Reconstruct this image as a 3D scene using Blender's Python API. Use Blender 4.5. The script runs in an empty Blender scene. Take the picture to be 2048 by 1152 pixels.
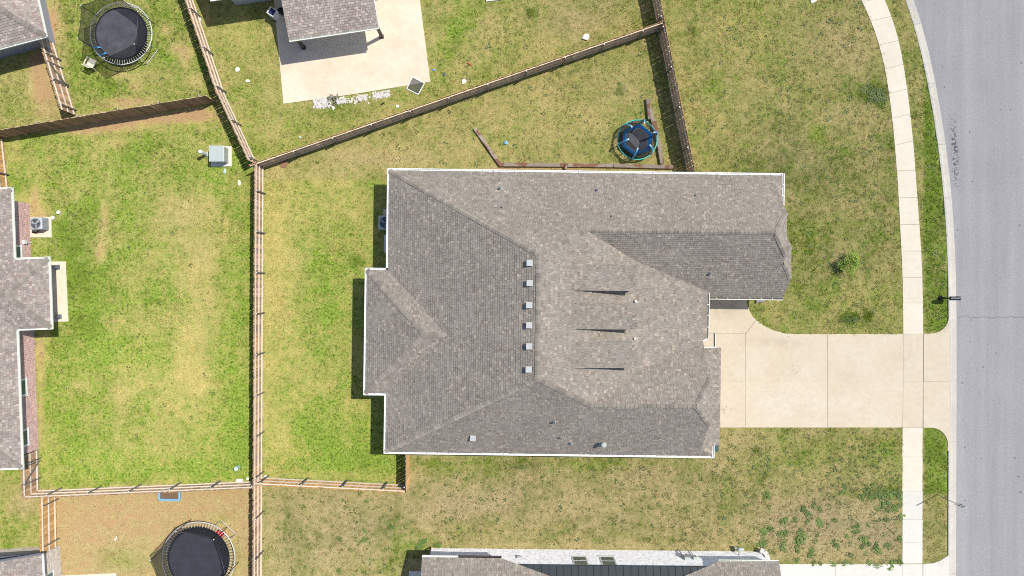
import bpy, math, random
import numpy as np
from mathutils import Vector, Matrix

# ---------------------------------------------------------------- camera, sky, sun, exposure
scene = bpy.context.scene
H = 49.0                       # drone height above the lawns (m)
F = 28.0 / 36.0 * 2048.0       # focal length in photograph pixels
NX, NY = 1000.0, 560.0         # pixel straight below the drone
cam_d = bpy.data.cameras.new('camera'); cam = bpy.data.objects.new('camera', cam_d)
scene.collection.objects.link(cam); scene.camera = cam
cam.location = (0, 0, H); cam.rotation_euler = (0, 0, 0)
cam_d.lens = 28.0; cam_d.sensor_width = 36.0; cam_d.clip_end = 2000; cam_d.clip_start = 0.5
cam_d.shift_x = (1024 - NX) / 2048.0; cam_d.shift_y = -(576 - NY) / 2048.0

SUN = Vector((0.445, 0.233, 1.0)).normalized()
elev = math.asin(SUN.z)
world = bpy.data.worlds.new('World'); scene.world = world; world.use_nodes = True
wn = world.node_tree.nodes; wl = world.node_tree.links
sky = wn.new('ShaderNodeTexSky'); sky.sky_type = 'NISHITA'; sky.sun_disc = False
sky.sun_elevation = elev; sky.sun_rotation = math.atan2(SUN.x, SUN.y)
wl.new(sky.outputs[0], wn['Background'].inputs[0]); wn['Background'].inputs[1].default_value = 0.125
sun_d = bpy.data.lights.new('sun', 'SUN'); sun_d.energy = 4.0; sun_d.angle = math.radians(0.5); sun_d.color = (1, 0.95, 0.865)
sun = bpy.data.objects.new('sun', sun_d); scene.collection.objects.link(sun)
sun.rotation_euler = (-SUN).to_track_quat('-Z', 'Y').to_euler(); sun.location = (20, 10, 60)
scene.view_settings.view_transform = 'Standard'; scene.view_settings.look = 'None'
scene.view_settings.exposure = 0.22; scene.view_settings.gamma = 1.0; scene.view_settings.use_curve_mapping = False
try:
    scene.cycles.transparent_max_bounces = 24
    scene.cycles.use_denoising = False
    scene.cycles.pixel_filter_type = 'BLACKMAN_HARRIS'; scene.cycles.filter_width = 1.0
except Exception:
    pass

# ---------------------------------------------------------------- helpers
rnd = random.Random(7)
C = scene.collection

def S(z):
    return F / (H - z)

def P(px, py, z=0.0):
    """photograph pixel seen at height z -> world point"""
    s = S(z)
    return Vector(((px - NX) / s, (NY - py) / s, z))

def tag(o, label=None, cat=None, group=None, kind=None):
    if label: o['label'] = label
    if cat: o['category'] = cat
    if group: o['group'] = group
    if kind: o['kind'] = kind
    return o

def adopt(o, parent):
    if parent is not None:
        o.parent = parent
        # parents never rotate or scale: keep the child's world placement
        o.matrix_parent_inverse = Matrix.Translation(-world_loc(parent))
    return o

def world_loc(o):
    v = Vector(o.location)
    if o.parent is not None:
        v = v + Vector((0, 0, 0))
    return v

def thing(name, loc, label=None, cat=None, group=None, kind=None):
    o = bpy.data.objects.new(name, None); C.objects.link(o)
    o.location = loc; o.empty_display_size = 0.2
    return tag(o, label, cat, group, kind)

class MB:
    def __init__(s):
        s.v = []; s.f = []; s.c = []; s.m = []; s.uv = None
    def face(s, pts, col=None, mi=0):
        i = len(s.v); s.v.extend([tuple(p) for p in pts]); s.f.append(tuple(range(i, i + len(pts))))
        s.c.append(col); s.m.append(mi); return s
    def box(s, c, size, rz=0.0, mi=0, col=None, M=None):
        hx, hy, hz = size[0] / 2, size[1] / 2, size[2] / 2
        R = M if M is not None else Matrix.Rotation(rz, 3, 'Z')
        c = Vector(c); i = len(s.v)
        for x, y, z in ((-1,-1,-1),(1,-1,-1),(1,1,-1),(-1,1,-1),(-1,-1,1),(1,-1,1),(1,1,1),(-1,1,1)):
            s.v.append(tuple(c + R @ Vector((x * hx, y * hy, z * hz))))
        for q in ((3,2,1,0),(4,5,6,7),(0,1,5,4),(1,2,6,5),(2,3,7,6),(3,0,4,7)):
            s.f.append(tuple(i + k for k in q)); s.c.append(col); s.m.append(mi)
        return s
    def bar(s, a, b, w, h, mi=0, up=Vector((0, 0, 1))):
        a = Vector(a); b = Vector(b); d = (b - a); L = d.length
        if L < 1e-6: return s
        d = d / L; side = d.cross(up)
        if side.length < 1e-4: side = Vector((1, 0, 0))
        side.normalize(); u = side.cross(d)
        M = Matrix((d, side, u)).transposed()
        return s.box((a + b) / 2, (L, w, h), mi=mi, M=M)
    def prism(s, poly, z0, z1, mi=0, bottom=True, top=True):
        n = len(poly); i = len(s.v)
        A = sum(poly[k][0] * poly[(k + 1) % n][1] - poly[(k + 1) % n][0] * poly[k][1] for k in range(n))
        if A < 0: poly = poly[::-1]
        for p in poly: s.v.append((p[0], p[1], z0))
        for p in poly: s.v.append((p[0], p[1], z1))
        for k in range(n):
            s.f.append((i + k, i + (k + 1) % n, i + n + (k + 1) % n, i + n + k)); s.c.append(None); s.m.append(mi)
        if top: s.f.append(tuple(i + n + k for k in range(n))); s.c.append(None); s.m.append(mi)
        if bottom: s.f.append(tuple(i + n - 1 - k for k in range(n))); s.c.append(None); s.m.append(mi)
        return s
    def tube(s, pts, r, n=8, mi=0, cap=True, closed=False):
        pts = [Vector(p) for p in pts]; N = len(pts); i0 = len(s.v)
        rs = r if isinstance(r, (list, tuple)) else [r] * N
        for k, p in enumerate(pts):
            if closed: d = pts[(k + 1) % N] - pts[k - 1]
            else: d = pts[min(k + 1, N - 1)] - pts[max(k - 1, 0)]
            d.normalize()
            a = d.cross(Vector((0, 0, 1)))
            if a.length < 1e-3: a = d.cross(Vector((1, 0, 0)))
            a.normalize(); b = d.cross(a)
            for j in range(n):
                t = 2 * math.pi * j / n
                s.v.append(tuple(p + (a * math.cos(t) + b * math.sin(t)) * rs[k]))
        for k in range(N if closed else N - 1):
            for j in range(n):
                k2 = (k + 1) % N
                s.f.append((i0 + k * n + j, i0 + k * n + (j + 1) % n, i0 + k2 * n + (j + 1) % n, i0 + k2 * n + j)); s.c.append(None); s.m.append(mi)
        if cap and not closed:
            s.f.append(tuple(i0 + j for j in range(n))[::-1]); s.c.append(None); s.m.append(mi)
            s.f.append(tuple(i0 + (N - 1) * n + j for j in range(n))); s.c.append(None); s.m.append(mi)
        return s
    def lathe(s, c, prof, n=20, mi=0):
        c = Vector(c); i0 = len(s.v)
        for r, z in prof:
            for j in range(n):
                t = 2 * math.pi * j / n
                s.v.append((c.x + r * math.cos(t), c.y + r * math.sin(t), c.z + z))
        for k in range(len(prof) - 1):
            for j in range(n):
                s.f.append((i0 + k * n + j, i0 + k * n + (j + 1) % n, i0 + (k + 1) * n + (j + 1) % n, i0 + (k + 1) * n + j)); s.c.append(None); s.m.append(mi)
        s.f.append(tuple(i0 + (len(prof) - 1) * n + j for j in range(n))); s.c.append(None); s.m.append(mi)
        s.f.append(tuple(i0 + j for j in range(n))[::-1]); s.c.append(None); s.m.append(mi)
        return s
    def mesh(s, name, mats, smooth=False):
        me = bpy.data.meshes.new(name); me.from_pydata(s.v, [], s.f)
        for m in (mats if isinstance(mats, (list, tuple)) else [mats]):
            if m is not None: me.materials.append(m)
        if any(s.m): me.polygons.foreach_set('material_index', s.m)
        if any(c is not None for c in s.c):
            at = me.color_attributes.new('col', 'FLOAT_COLOR', 'CORNER')
            arr = []
            for f, c in zip(s.f, s.c):
                arr.extend(list(c or (0.3, 0.3, 0.3, 1)) * len(f))
            at.data.foreach_set('color', arr)
        if smooth: me.polygons.foreach_set('use_smooth', [True] * len(me.polygons))
        me.update(); return me
    def build(s, name, mats, parent=None, smooth=False, bevel=0.0, kind=None, label=None):
        o = bpy.data.objects.new(name, s.mesh(name, mats, smooth)); C.objects.link(o)
        if parent is not None: adopt(o, parent)
        if bevel:
            b = o.modifiers.new('bevel', 'BEVEL'); b.width = bevel; b.segments = 2; b.limit_method = 'ANGLE'
        return tag(o, label, kind=kind)

def single(mb, name, mats, label, cat, group=None, smooth=False, bevel=0.0, kind=None):
    return tag(mb.build(name, mats, None, smooth, bevel), label, cat, group, kind)

# ---------------------------------------------------------------- materials
def nodes(m):
    m.use_nodes = True; nt = m.node_tree
    return nt, nt.nodes, nt.links, nt.nodes['Principled BSDF']

def coords(nt, scale=None):
    g = nt.nodes.new('ShaderNodeNewGeometry'); return g.outputs['Position']

def noise(nt, vec, scale, detail=3.0, rough=0.55, out='Fac'):
    n = nt.nodes.new('ShaderNodeTexNoise'); n.inputs['Scale'].default_value = scale
    n.inputs['Detail'].default_value = detail; n.inputs['Roughness'].default_value = rough
    nt.links.new(vec, n.inputs['Vector']); return n.outputs[out]

def mathn(nt, op, a, b=None, clamp=False):
    n = nt.nodes.new('ShaderNodeMath'); n.operation = op; n.use_clamp = clamp
    for k, x in enumerate((a, b)):
        if x is None: continue
        if isinstance(x, (int, float)): n.inputs[k].default_value = x
        else: nt.links.new(x, n.inputs[k])
    return n.outputs[0]

def mapr(nt, x, a, b, c=0.0, d=1.0, smooth=False):
    n = nt.nodes.new('ShaderNodeMapRange'); n.clamp = True
    if smooth: n.interpolation_type = 'SMOOTHSTEP'
    nt.links.new(x, n.inputs[0])
    for k, v in zip((1, 2, 3, 4), (a, b, c, d)): n.inputs[k].default_value = v
    return n.outputs[0]

def mixc(nt, fac, a, b, mode='MIX'):
    n = nt.nodes.new('ShaderNodeMix'); n.data_type = 'RGBA'; n.blend_type = mode
    for k, x in ((0, fac), (6, a), (7, b)):
        if isinstance(x, (int, float)): n.inputs[k].default_value = x
        elif isinstance(x, (tuple, list)): n.inputs[k].default_value = tuple(x[:3]) + (1,)
        else: nt.links.new(x, n.inputs[k])
    return n.outputs[2]

def bump(nt, h, strength, dist=0.02):
    n = nt.nodes.new('ShaderNodeBump'); n.inputs['Strength'].default_value = strength; n.inputs['Distance'].default_value = dist
    nt.links.new(h, n.inputs['Height']); return n.outputs[0]

def vary(nt, col, fac, lo, hi):
    """multiply a colour by a value between lo and hi"""
    v = mapr(nt, fac, 0.25, 0.75, lo, hi)
    cb = nt.nodes.new('ShaderNodeCombineColor')
    for k in range(3): nt.links.new(v, cb.inputs[k])
    return mixc(nt, 1.0, col, cb.outputs[0], 'MULTIPLY')

def rough_diffuse(b, v=1.0):
    if 'Diffuse Roughness' in b.inputs: b.inputs['Diffuse Roughness'].default_value = v

def mat(name, col, rough=0.8, var=0.15, scale=6.0, bmp=0.0, bscale=40.0, metal=0.0, col2=None, rand=0.0, spec=None):
    m = bpy.data.materials.new(name); nt, N, L, b = nodes(m)
    pos = coords(nt); n1 = noise(nt, pos, scale, 4)
    base = col
    if col2 is not None:
        base = mixc(nt, mapr(nt, noise(nt, pos, scale * 0.37, 4), 0.38, 0.62), col, col2)
    if not isinstance(base, tuple) or var or rand:
        if isinstance(base, tuple):
            rgb = N.new('ShaderNodeRGB'); rgb.outputs[0].default_value = tuple(base[:3]) + (1,); base = rgb.outputs[0]
        if var: base = vary(nt, base, n1, 1 - var, 1 + var)
        if rand:
            oi = N.new('ShaderNodeObjectInfo'); r = mapr(nt, oi.outputs['Random'], 0, 1, 0.25, 0.75)
            base = vary(nt, base, r, 1 - rand, 1 + rand)
        L.new(base, b.inputs['Base Color'])
    else: b.inputs['Base Color'].default_value = tuple(col[:3]) + (1,)
    b.inputs['Roughness'].default_value = rough; b.inputs['Metallic'].default_value = metal
    if spec is not None: b.inputs['Specular IOR Level'].default_value = spec
    if rough > 0.75: rough_diffuse(b)
    if bmp: L.new(bump(nt, noise(nt, pos, bscale, 3), bmp), b.inputs['Normal'])
    return m

# lawn: the same colour rules for the soil sheet and for the blades that stand on it
def lawn_material(name, blade=False):
    m = bpy.data.materials.new(name); nt, N, L, b = nodes(m)
    pos = coords(nt)
    if blade:  # colours vary across the lawn, not up the blade
        sp = N.new('ShaderNodeSeparateXYZ'); L.new(pos, sp.inputs[0])
        cbx = N.new('ShaderNodeCombineXYZ'); L.new(sp.outputs[0], cbx.inputs[0]); L.new(sp.outputs[1], cbx.inputs[1]); pos = cbx.outputs[0]
    at = N.new('ShaderNodeAttribute'); at.attribute_name = 'lawnmix'
    sc = N.new('ShaderNodeSeparateColor'); L.new(at.outputs['Color'], sc.inputs[0])
    g, d, t = sc.outputs[0], sc.outputs[1], sc.outputs[2]
    n1 = noise(nt, pos, 0.55, 4, 0.6); n2 = noise(nt, pos, 2.1, 4, 0.6); n3 = noise(nt, pos, 7.0, 3, 0.6); n4 = noise(nt, pos, 19.0, 2, 0.6)
    n5 = noise(nt, pos, 0.9, 3, 0.5)
    x = mathn(nt, 'ADD', g, mathn(nt, 'MULTIPLY', mathn(nt, 'SUBTRACT', n1, 0.5), 1.3))
    x = mathn(nt, 'ADD', x, mathn(nt, 'MULTIPLY', mathn(nt, 'SUBTRACT', n2, 0.5), 1.3))
    x = mathn(nt, 'ADD', x, mathn(nt, 'MULTIPLY', mathn(nt, 'SUBTRACT', n3, 0.5), 1.25))
    x = mathn(nt, 'ADD', x, mathn(nt, 'MULTIPLY', mathn(nt, 'SUBTRACT', n4, 0.5), 0.8))
    fg = mapr(nt, x, 0.12, 0.88)
    straw = mixc(nt, t, (0.355, 0.286, 0.146), (0.44, 0.385, 0.115))
    straw = mixc(nt, mapr(nt, n3, 0.4, 0.65), straw, mixc(nt, t, (0.475, 0.39, 0.225), (0.56, 0.485, 0.19)))
    tt = mathn(nt, 'ADD', t, mathn(nt, 'MULTIPLY', mathn(nt, 'SUBTRACT', n5, 0.5), 1.1), True)
    green = mixc(nt, tt, (0.110, 0.145, 0.018), (0.243, 0.350, 0.050))
    green = mixc(nt, mapr(nt, n3, 0.50, 0.68), green, (0.090, 0.150, 0.018))
    col = mixc(nt, fg, straw, green)
    dn = mathn(nt, 'ADD', d, mathn(nt, 'MULTIPLY', mathn(nt, 'SUBTRACT', n2, 0.5), 1.2))
    dn = mathn(nt, 'ADD', dn, mathn(nt, 'MULTIPLY', mathn(nt, 'SUBTRACT', n3, 0.5), 0.8))
    dirt = mixc(nt, mapr(nt, n4, 0.35, 0.7), (0.41, 0.272, 0.135), (0.47, 0.325, 0.175))
    col = vary(nt, col, n4, 0.52, 1.48); n6 = noise(nt, pos, 11.0, 2, 0.5)
    col = mixc(nt, mapr(nt, n6, 0.62, 0.72, 0.0, 0.6), col, (0.062, 0.092, 0.018))
    dirt = vary(nt, dirt, n4, 0.84, 1.16)
    col = mixc(nt, mathn(nt, 'MULTIPLY', mapr(nt, dn, 0.32, 0.72), mapr(nt, d, 0.02, 0.2)), col, dirt)
    if blade:
        a2 = N.new('ShaderNodeAttribute'); a2.attribute_name = 'tone'
        col = vary(nt, col, mapr(nt, a2.outputs['Fac'], 0, 1, 0.25, 0.75), 0.42, 1.55)
    L.new(col, b.inputs['Base Color']); b.inputs['Roughness'].default_value = 0.95; b.inputs['Specular IOR Level'].default_value = 0.1; rough_diffuse(b)
    if not blade: L.new(bump(nt, n3, 0.8, 0.05), b.inputs['Normal'])
    return m

def shingle_material(name):
    m = bpy.data.materials.new(name); nt, N, L, b = nodes(m); pos = coords(nt)
    at = N.new('ShaderNodeAttribute'); at.attribute_name = 'col'
    col = vary(nt, at.outputs['Color'], noise(nt, pos, 60, 2), 0.80, 1.20)
    col = vary(nt, col, noise(nt, pos, 0.45, 4), 0.90, 1.10)
    L.new(col, b.inputs['Base Color']); b.inputs['Roughness'].default_value = 0.95; b.inputs['Specular IOR Level'].default_value = 0.15
    L.new(bump(nt, noise(nt, pos, 90, 2), 0.5, 0.01), b.inputs['Normal'])
    return m

def brick_material(name, c1, c2, mortar):
    m = bpy.data.materials.new(name); nt, N, L, b = nodes(m); pos = coords(nt)
    g = N.new('ShaderNodeNewGeometry'); sp = N.new('ShaderNodeSeparateXYZ'); L.new(pos, sp.inputs[0])
    sn = N.new('ShaderNodeSeparateXYZ'); L.new(g.outputs['Normal'], sn.inputs[0])
    nx = mathn(nt, 'ABSOLUTE', sn.outputs[0]); sel = mathn(nt, 'GREATER_THAN', nx, 0.7)
    hx = mathn(nt, 'ADD', mathn(nt, 'MULTIPLY', sel, sp.outputs[1]), mathn(nt, 'MULTIPLY', mathn(nt, 'SUBTRACT', 1.0, sel), sp.outputs[0]))
    cb = N.new('ShaderNodeCombineXYZ'); L.new(hx, cb.inputs[0]); L.new(sp.outputs[2], cb.inputs[1])
    br = N.new('ShaderNodeTexBrick'); L.new(cb.outputs[0], br.inputs['Vector'])
    br.inputs['Scale'].default_value = 1.0; br.inputs['Brick Width'].default_value = 0.215; br.inputs['Row Height'].default_value = 0.076
    br.inputs['Mortar Size'].default_value = 0.011; br.inputs['Mortar Smooth'].default_value = 0.1; br.inputs['Bias'].default_value = 0.0
    for k, c in (('Color1', c1), ('Color2', c2), ('Mortar', mortar)): br.inputs[k].default_value = tuple(c) + (1,)
    col = vary(nt, br.outputs['Color'], noise(nt, pos, 5.0, 4), 0.72, 1.28)
    col = vary(nt, col, noise(nt, pos, 30.0, 2), 0.8, 1.2)
    L.new(col, b.inputs['Base Color']); b.inputs['Roughness'].default_value = 0.9; rough_diffuse(b, .8)
    inv = mathn(nt, 'SUBTRACT', 1.0, br.outputs['Fac']); L.new(bump(nt, inv, 0.6, 0.01), b.inputs['Normal'])
    return m

def concrete(name, base, warm, stains=0.12, rand=0.06, marks=()):
    m = bpy.data.materials.new(name); nt, N, L, b = nodes(m); pos = coords(nt)
    n1 = noise(nt, pos, 0.5, 5, 0.6); n2 = noise(nt, pos, 3.2, 5, 0.6); n3 = noise(nt, pos, 40, 2)
    col = mixc(nt, mapr(nt, n1, 0.35, 0.65), base, warm)
    col = vary(nt, col, n2, 1 - stains, 1 + stains); col = vary(nt, col, n3, 0.95, 1.05)
    sp = noise(nt, pos, 5.0, 2, 0.4)
    col = mixc(nt, mapr(nt, sp, 0.735, 0.78, 0.0, 0.45), col, (0.16, 0.13, 0.10))
    oi = N.new('ShaderNodeObjectInfo'); col = vary(nt, col, mapr(nt, oi.outputs['Random'], 0, 1, 0.25, 0.75), 1 - rand, 1 + rand)
    for (sx, sy, rx, ry, lo, hi, sc_, amt, cc) in marks:      # scuffs, drips and worn places at fixed spots on the slabs
        q = P(sx, sy); mp = N.new('ShaderNodeMapping'); mp.vector_type = 'POINT'; mp.inputs['Location'].default_value = (-q.x / rx, -q.y / ry, 0); mp.inputs['Scale'].default_value = (1 / rx, 1 / ry, 0)
        L.new(pos, mp.inputs[0]); ln = N.new('ShaderNodeVectorMath'); ln.operation = 'LENGTH'; L.new(mp.outputs[0], ln.inputs[0])
        f = mathn(nt, 'MULTIPLY', mapr(nt, ln.outputs['Value'], 0.3, 1.0, 1, 0, True), mapr(nt, noise(nt, pos, sc_, 4, 0.6), lo, hi, 0, amt))
        col = mixc(nt, f, col, cc)
    L.new(col, b.inputs['Base Color']); b.inputs['Roughness'].default_value = 0.85; rough_diffuse(b, .6)
    L.new(bump(nt, n3, 0.15, 0.004), b.inputs['Normal'])
    return m

def asphalt_material():
    m = bpy.data.materials.new('asphalt'); nt, N, L, b = nodes(m); pos = coords(nt)
    n3 = noise(nt, pos, 16, 3, 0.7); n4 = noise(nt, pos, 60, 2, 0.7)
    mp = N.new('ShaderNodeMapping'); mp.inputs['Scale'].default_value = (1.1, 0.05, 1); L.new(pos, mp.inputs[0])
    streak = noise(nt, mp.outputs[0], 1.0, 4, 0.6)
    col = mixc(nt, mapr(nt, streak, 0.35, 0.65), (0.325, 0.318, 0.322), (0.385, 0.374, 0.374))
    col = vary(nt, col, n3, 0.82, 1.18); col = vary(nt, col, n4, 0.70, 1.30)
    col = vary(nt, col, noise(nt, pos, 0.35, 4), 0.95, 1.05)
    sp = noise(nt, pos, 3.4, 2, 0.3); col = mixc(nt, mapr(nt, sp, 0.76, 0.79, 0, 0.6), col, (0.12, 0.12, 0.13))
    # wandering transverse crack and oil drips, stains with a shape of their own
    s = N.new('ShaderNodeSeparateXYZ'); L.new(pos, s.inputs[0])
    wob = mathn(nt, 'MULTIPLY', mathn(nt, 'SUBTRACT', noise(nt, pos, 1.3, 4), 0.5), 0.45)
    yy = mathn(nt, 'ABSOLUTE', mathn(nt, 'ADD', mathn(nt, 'SUBTRACT', s.outputs[1], (NY - 635) / S(0)), wob))
    col = mixc(nt, mapr(nt, yy, 0.012, 0.035, 0.75, 0.0), col, (0.17, 0.17, 0.18))
    xx = mathn(nt, 'ABSOLUTE', mathn(nt, 'SUBTRACT', s.outputs[0], mathn(nt, 'ADD', (1912 - NX) / S(0), mathn(nt, 'MULTIPLY', mathn(nt, 'SUBTRACT', s.outputs[1], 8.0), -0.045))))
    y2 = mathn(nt, 'ABSOLUTE', mathn(nt, 'SUBTRACT', s.outputs[1], (NY - 305) / S(0)))
    spot = mapr(nt, noise(nt, pos, 6.5, 3, 0.5), 0.49, 0.55)
    oil = mathn(nt, 'MULTIPLY', mathn(nt, 'MULTIPLY', mapr(nt, xx, 0.08, 0.30, 1, 0), mapr(nt, y2, 0.6, 2.7, 1, 0.0)), spot)
    col = mixc(nt, mathn(nt, 'MULTIPLY', oil, 0.85), col, (0.045, 0.045, 0.05))
    L.new(col, b.inputs['Base Color']); b.inputs['Roughness'].default_value = 0.9; rough_diffuse(b, .8)
    L.new(bump(nt, n4, 0.4, 0.01), b.inputs['Normal'])
    return m

def net_material(name, col, alpha):
    m = bpy.data.materials.new(name); nt, N, L, b = nodes(m)
    b.inputs['Base Color'].default_value = col + (1,); b.inputs['Roughness'].default_value = 0.9; rough_diffuse(b, .8)
    tr = N.new('ShaderNodeBsdfTransparent'); mx = N.new('ShaderNodeMixShader'); mx.inputs[0].default_value = alpha
    L.new(tr.outputs[0], mx.inputs[1]); L.new(b.outputs[0], mx.inputs[2]); L.new(mx.outputs[0], N['Material Output'].inputs[0])
    return m

def timber_material(name, c1, c2, rand=0.25, rust=None):
    m = bpy.data.materials.new(name); nt, N, L, b = nodes(m); pos = coords(nt)
    n1 = noise(nt, pos, 1.7, 4, 0.6); n2 = noise(nt, pos, 28, 3, 0.6)
    oi = N.new('ShaderNodeObjectInfo')
    f = mathn(nt, 'ADD', mapr(nt, n1, 0.3, 0.7, 0, 0.5), mathn(nt, 'MULTIPLY', oi.outputs['Random'], 0.5))
    col = mixc(nt, f, c1, c2); col = vary(nt, col, n2, 0.75, 1.25)
    wn_ = N.new('ShaderNodeTexWhiteNoise'); wn_.noise_dimensions = '1D'; L.new(oi.outputs['Random'], wn_.inputs['W'])
    col = vary(nt, col, mapr(nt, wn_.outputs['Value'], 0, 1, 0.25, 0.75), 1 - rand, 1 + rand)
    if rust is not None:
        col = mixc(nt, mapr(nt, noise(nt, pos, 1.7, 2, 0.4), 0.52, 0.57, 0, 0.8), col, rust)
    L.new(col, b.inputs['Base Color']); b.inputs['Roughness'].default_value = 0.9; rough_diffuse(b, .8)
    L.new(bump(nt, n2, 0.3, 0.01), b.inputs['Normal'])
    return m

M = {}
M['lawn'] = lawn_material('lawn_soil'); M['blade'] = lawn_material('grass_blade', True)
M['shingle'] = shingle_material('roof_shingle')
M['deck'] = mat('roof_deck', (0.10, 0.095, 0.09), 0.95)
M['cap'] = mat('ridge_cap', (0.250, 0.226, 0.193), 0.95, 0.18, 30, 0.5, 80, rand=0.22)
M['cap_light'] = mat('ridge_cap_light', (0.262, 0.237, 0.203), 0.95, 0.16, 30, 0.5, 80, rand=0.22)
M['white'] = mat('white_trim', (0.80, 0.80, 0.80), 0.45, 0.04)
M['green_white'] = mat('pale_green_trim', (0.76, 0.78, 0.70), 0.5, 0.05)
M['gutter_dirt'] = mat('gutter_debris', (0.16, 0.13, 0.10), 0.95, 0.3)
M['siding'] = mat('grey_siding', (0.50, 0.51, 0.53), 0.7, 0.05)
M['dark_siding'] = mat('dark_siding', (0.10, 0.105, 0.13), 0.7, 0.1)
M['blue_siding'] = mat('blue_grey_siding', (0.30, 0.32, 0.37), 0.7, 0.06)
M['brick_red'] = brick_material('red_brick', (0.48, 0.25, 0.21), (0.30, 0.14, 0.12), (0.66, 0.60, 0.56))
M['brick_tan'] = brick_material('tan_brick', (0.50, 0.43, 0.35), (0.36, 0.31, 0.26), (0.58, 0.54, 0.49))
M['brick_white'] = brick_material('white_brick', (0.88, 0.87, 0.87), (0.85, 0.84, 0.84), (0.80, 0.79, 0.79))
M['brick_cream'] = brick_material('cream_brick', (0.78, 0.72, 0.63), (0.70, 0.63, 0.54), (0.76, 0.73, 0.68))
M['glass'] = mat('window_glass', (0.10, 0.16, 0.16), 0.08, 0.1, 1.5, spec=0.8)
M['concrete'] = concrete('driveway_concrete', (0.60, 0.515, 0.385), (0.63, 0.56, 0.44), 0.06, 0.03, [
    (1560,812,2.6,1.1,.35,.6,1.2,.20,(.68,.65,.60)), (1555,800,2.2,1.2,.56,.68,9,.35,(.26,.24,.22)), (1620,815,1.6,1.0,.58,.68,8,.3,(.28,.26,.24)), (1680,810,1.6,.8,.4,.6,1.5,.22,(.70,.67,.62)),
    (1560,685,2.8,.5,.35,.6,2.0,.35,(.42,.34,.24)), (1452,620,1.4,.8,.35,.6,1.6,.4,(.36,.29,.20)), (1453,820,.45,.4,.55,.6,7,.7,(.20,.17,.14)), (1820,700,.8,2.5,.4,.7,3,.25,(.42,.36,.28)), (1700,740,2.5,1.5,.4,.7,1.4,.2,(.50,.40,.28)), (1590,735,.5,.5,.5,.62,6,.4,(.25,.22,.19))])
M['walk'] = concrete('sidewalk_concrete', (0.70, 0.645, 0.54), (0.67, 0.605, 0.49), 0.05, 0.025)
M['grey_conc'] = concrete('grey_concrete', (0.655, 0.63, 0.565), (0.68, 0.65, 0.58), 0.05, 0.03)
M['patio'] = concrete('patio_concrete', (0.72, 0.635, 0.51), (0.65, 0.55, 0.42), 0.07, 0.02)
M['kerb'] = concrete('kerb_concrete', (0.52, 0.50, 0.45), (0.57, 0.54, 0.48), 0.08)
M['asphalt'] = asphalt_material()
M['picket_brown'] = timber_material('brown_picket', (0.29, 0.150, 0.060), (0.42, 0.25, 0.125), 0.34)
M['picket_mixed'] = timber_material('weathered_picket', (0.375, 0.205, 0.088), (0.29, 0.22, 0.165), 0.34)
M['picket_cedar'] = timber_material('cedar_picket', (0.42, 0.235, 0.085), (0.47, 0.285, 0.115), 0.26)
M['picket_grey'] = timber_material('grey_brown_picket', (0.52, 0.300, 0.110), (0.58, 0.37, 0.16))
M['rail'] = timber_material('pale_rail', (0.54, 0.475, 0.385), (0.62, 0.565, 0.48), 0.14)
M['rail_grey'] = timber_material('grey_rail', (0.74, 0.62, 0.48), (0.80, 0.69, 0.56), 0.12)
M['timber'] = timber_material('old_timber', (0.26, 0.21, 0.17), (0.40, 0.34, 0.28), 0.15, rust=(0.20, 0.075, 0.035))
M['galv'] = mat('galvanised_steel', (0.17, 0.17, 0.165), 0.6, 0.1)
M['galv_light'] = mat('bright_galvanised_steel', (0.62, 0.63, 0.64), 0.4, 0.06, metal=0.2)
M['black'] = mat('black_paint', (0.012, 0.013, 0.018), 0.45, 0.1)
M['blackmat'] = mat('trampoline_mat', (0.026, 0.028, 0.040), 0.75, 0.22, 3.0)
M['greymat'] = mat('worn_trampoline_mat', (0.055, 0.058, 0.072), 0.75, 0.40, 2.2)
M['net'] = net_material('black_netting', (0.010, 0.011, 0.016), 0.60)
M['net_green'] = net_material('dark_netting', (0.008, 0.014, 0.022), 0.60)
M['blue_pad'] = mat('blue_vinyl', (0.02, 0.16, 0.42), 0.4, 0.15, 8)
M['blue_light'] = mat('light_blue_tube', (0.10, 0.40, 0.72), 0.4, 0.1, 8)
M['turquoise'] = mat('turquoise_tube', (0.05, 0.48, 0.42), 0.4, 0.1, 8)
M['metalroof'] = mat('charcoal_metal_roof', (0.030, 0.038, 0.044), 0.6, 0.12, 1.0, spec=0.25)
M['column'] = mat('dark_brown_column', (0.045, 0.032, 0.030), 0.6, 0.1)
M['slate'] = mat('slate_column', (0.16, 0.17, 0.20), 0.6, 0.1)
M['plastic_white'] = mat('white_plastic', (0.80, 0.80, 0.78), 0.4, 0.04)
M['plastic_beige'] = mat('beige_plastic', (0.66, 0.60, 0.49), 0.5, 0.08)
M['box_green'] = mat('pale_green_steel', (0.41, 0.455, 0.435), 0.45, 0.05)
M['ac'] = mat('grey_steel_casing', (0.42, 0.43, 0.45), 0.5, 0.08)
M['ac_dark'] = mat('dark_fan_well', (0.03, 0.035, 0.05), 0.6, 0.1)
M['fan'] = mat('fan_blade', (0.30, 0.32, 0.36), 0.4, 0.1)
M['vent'] = mat('grey_roof_vent', (0.40, 0.41, 0.40), 0.6, 0.08)
M['lead'] = mat('pipe_flashing', (0.34, 0.35, 0.37), 0.5, 0.15)
M['red'] = mat('red_plastic', (0.55, 0.015, 0.025), 0.4, 0.06)
M['teal'] = mat('teal_plastic', (0.012, 0.06, 0.065), 0.5, 0.06)
M['mint'] = mat('mint_plastic', (0.50, 0.66, 0.62), 0.5, 0.05)
M['sky_blue'] = mat('sky_blue_plastic', (0.20, 0.42, 0.62), 0.5, 0.05)
M['paper'] = mat('white_paper', (0.82, 0.82, 0.80), 0.8, 0.05)
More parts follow.
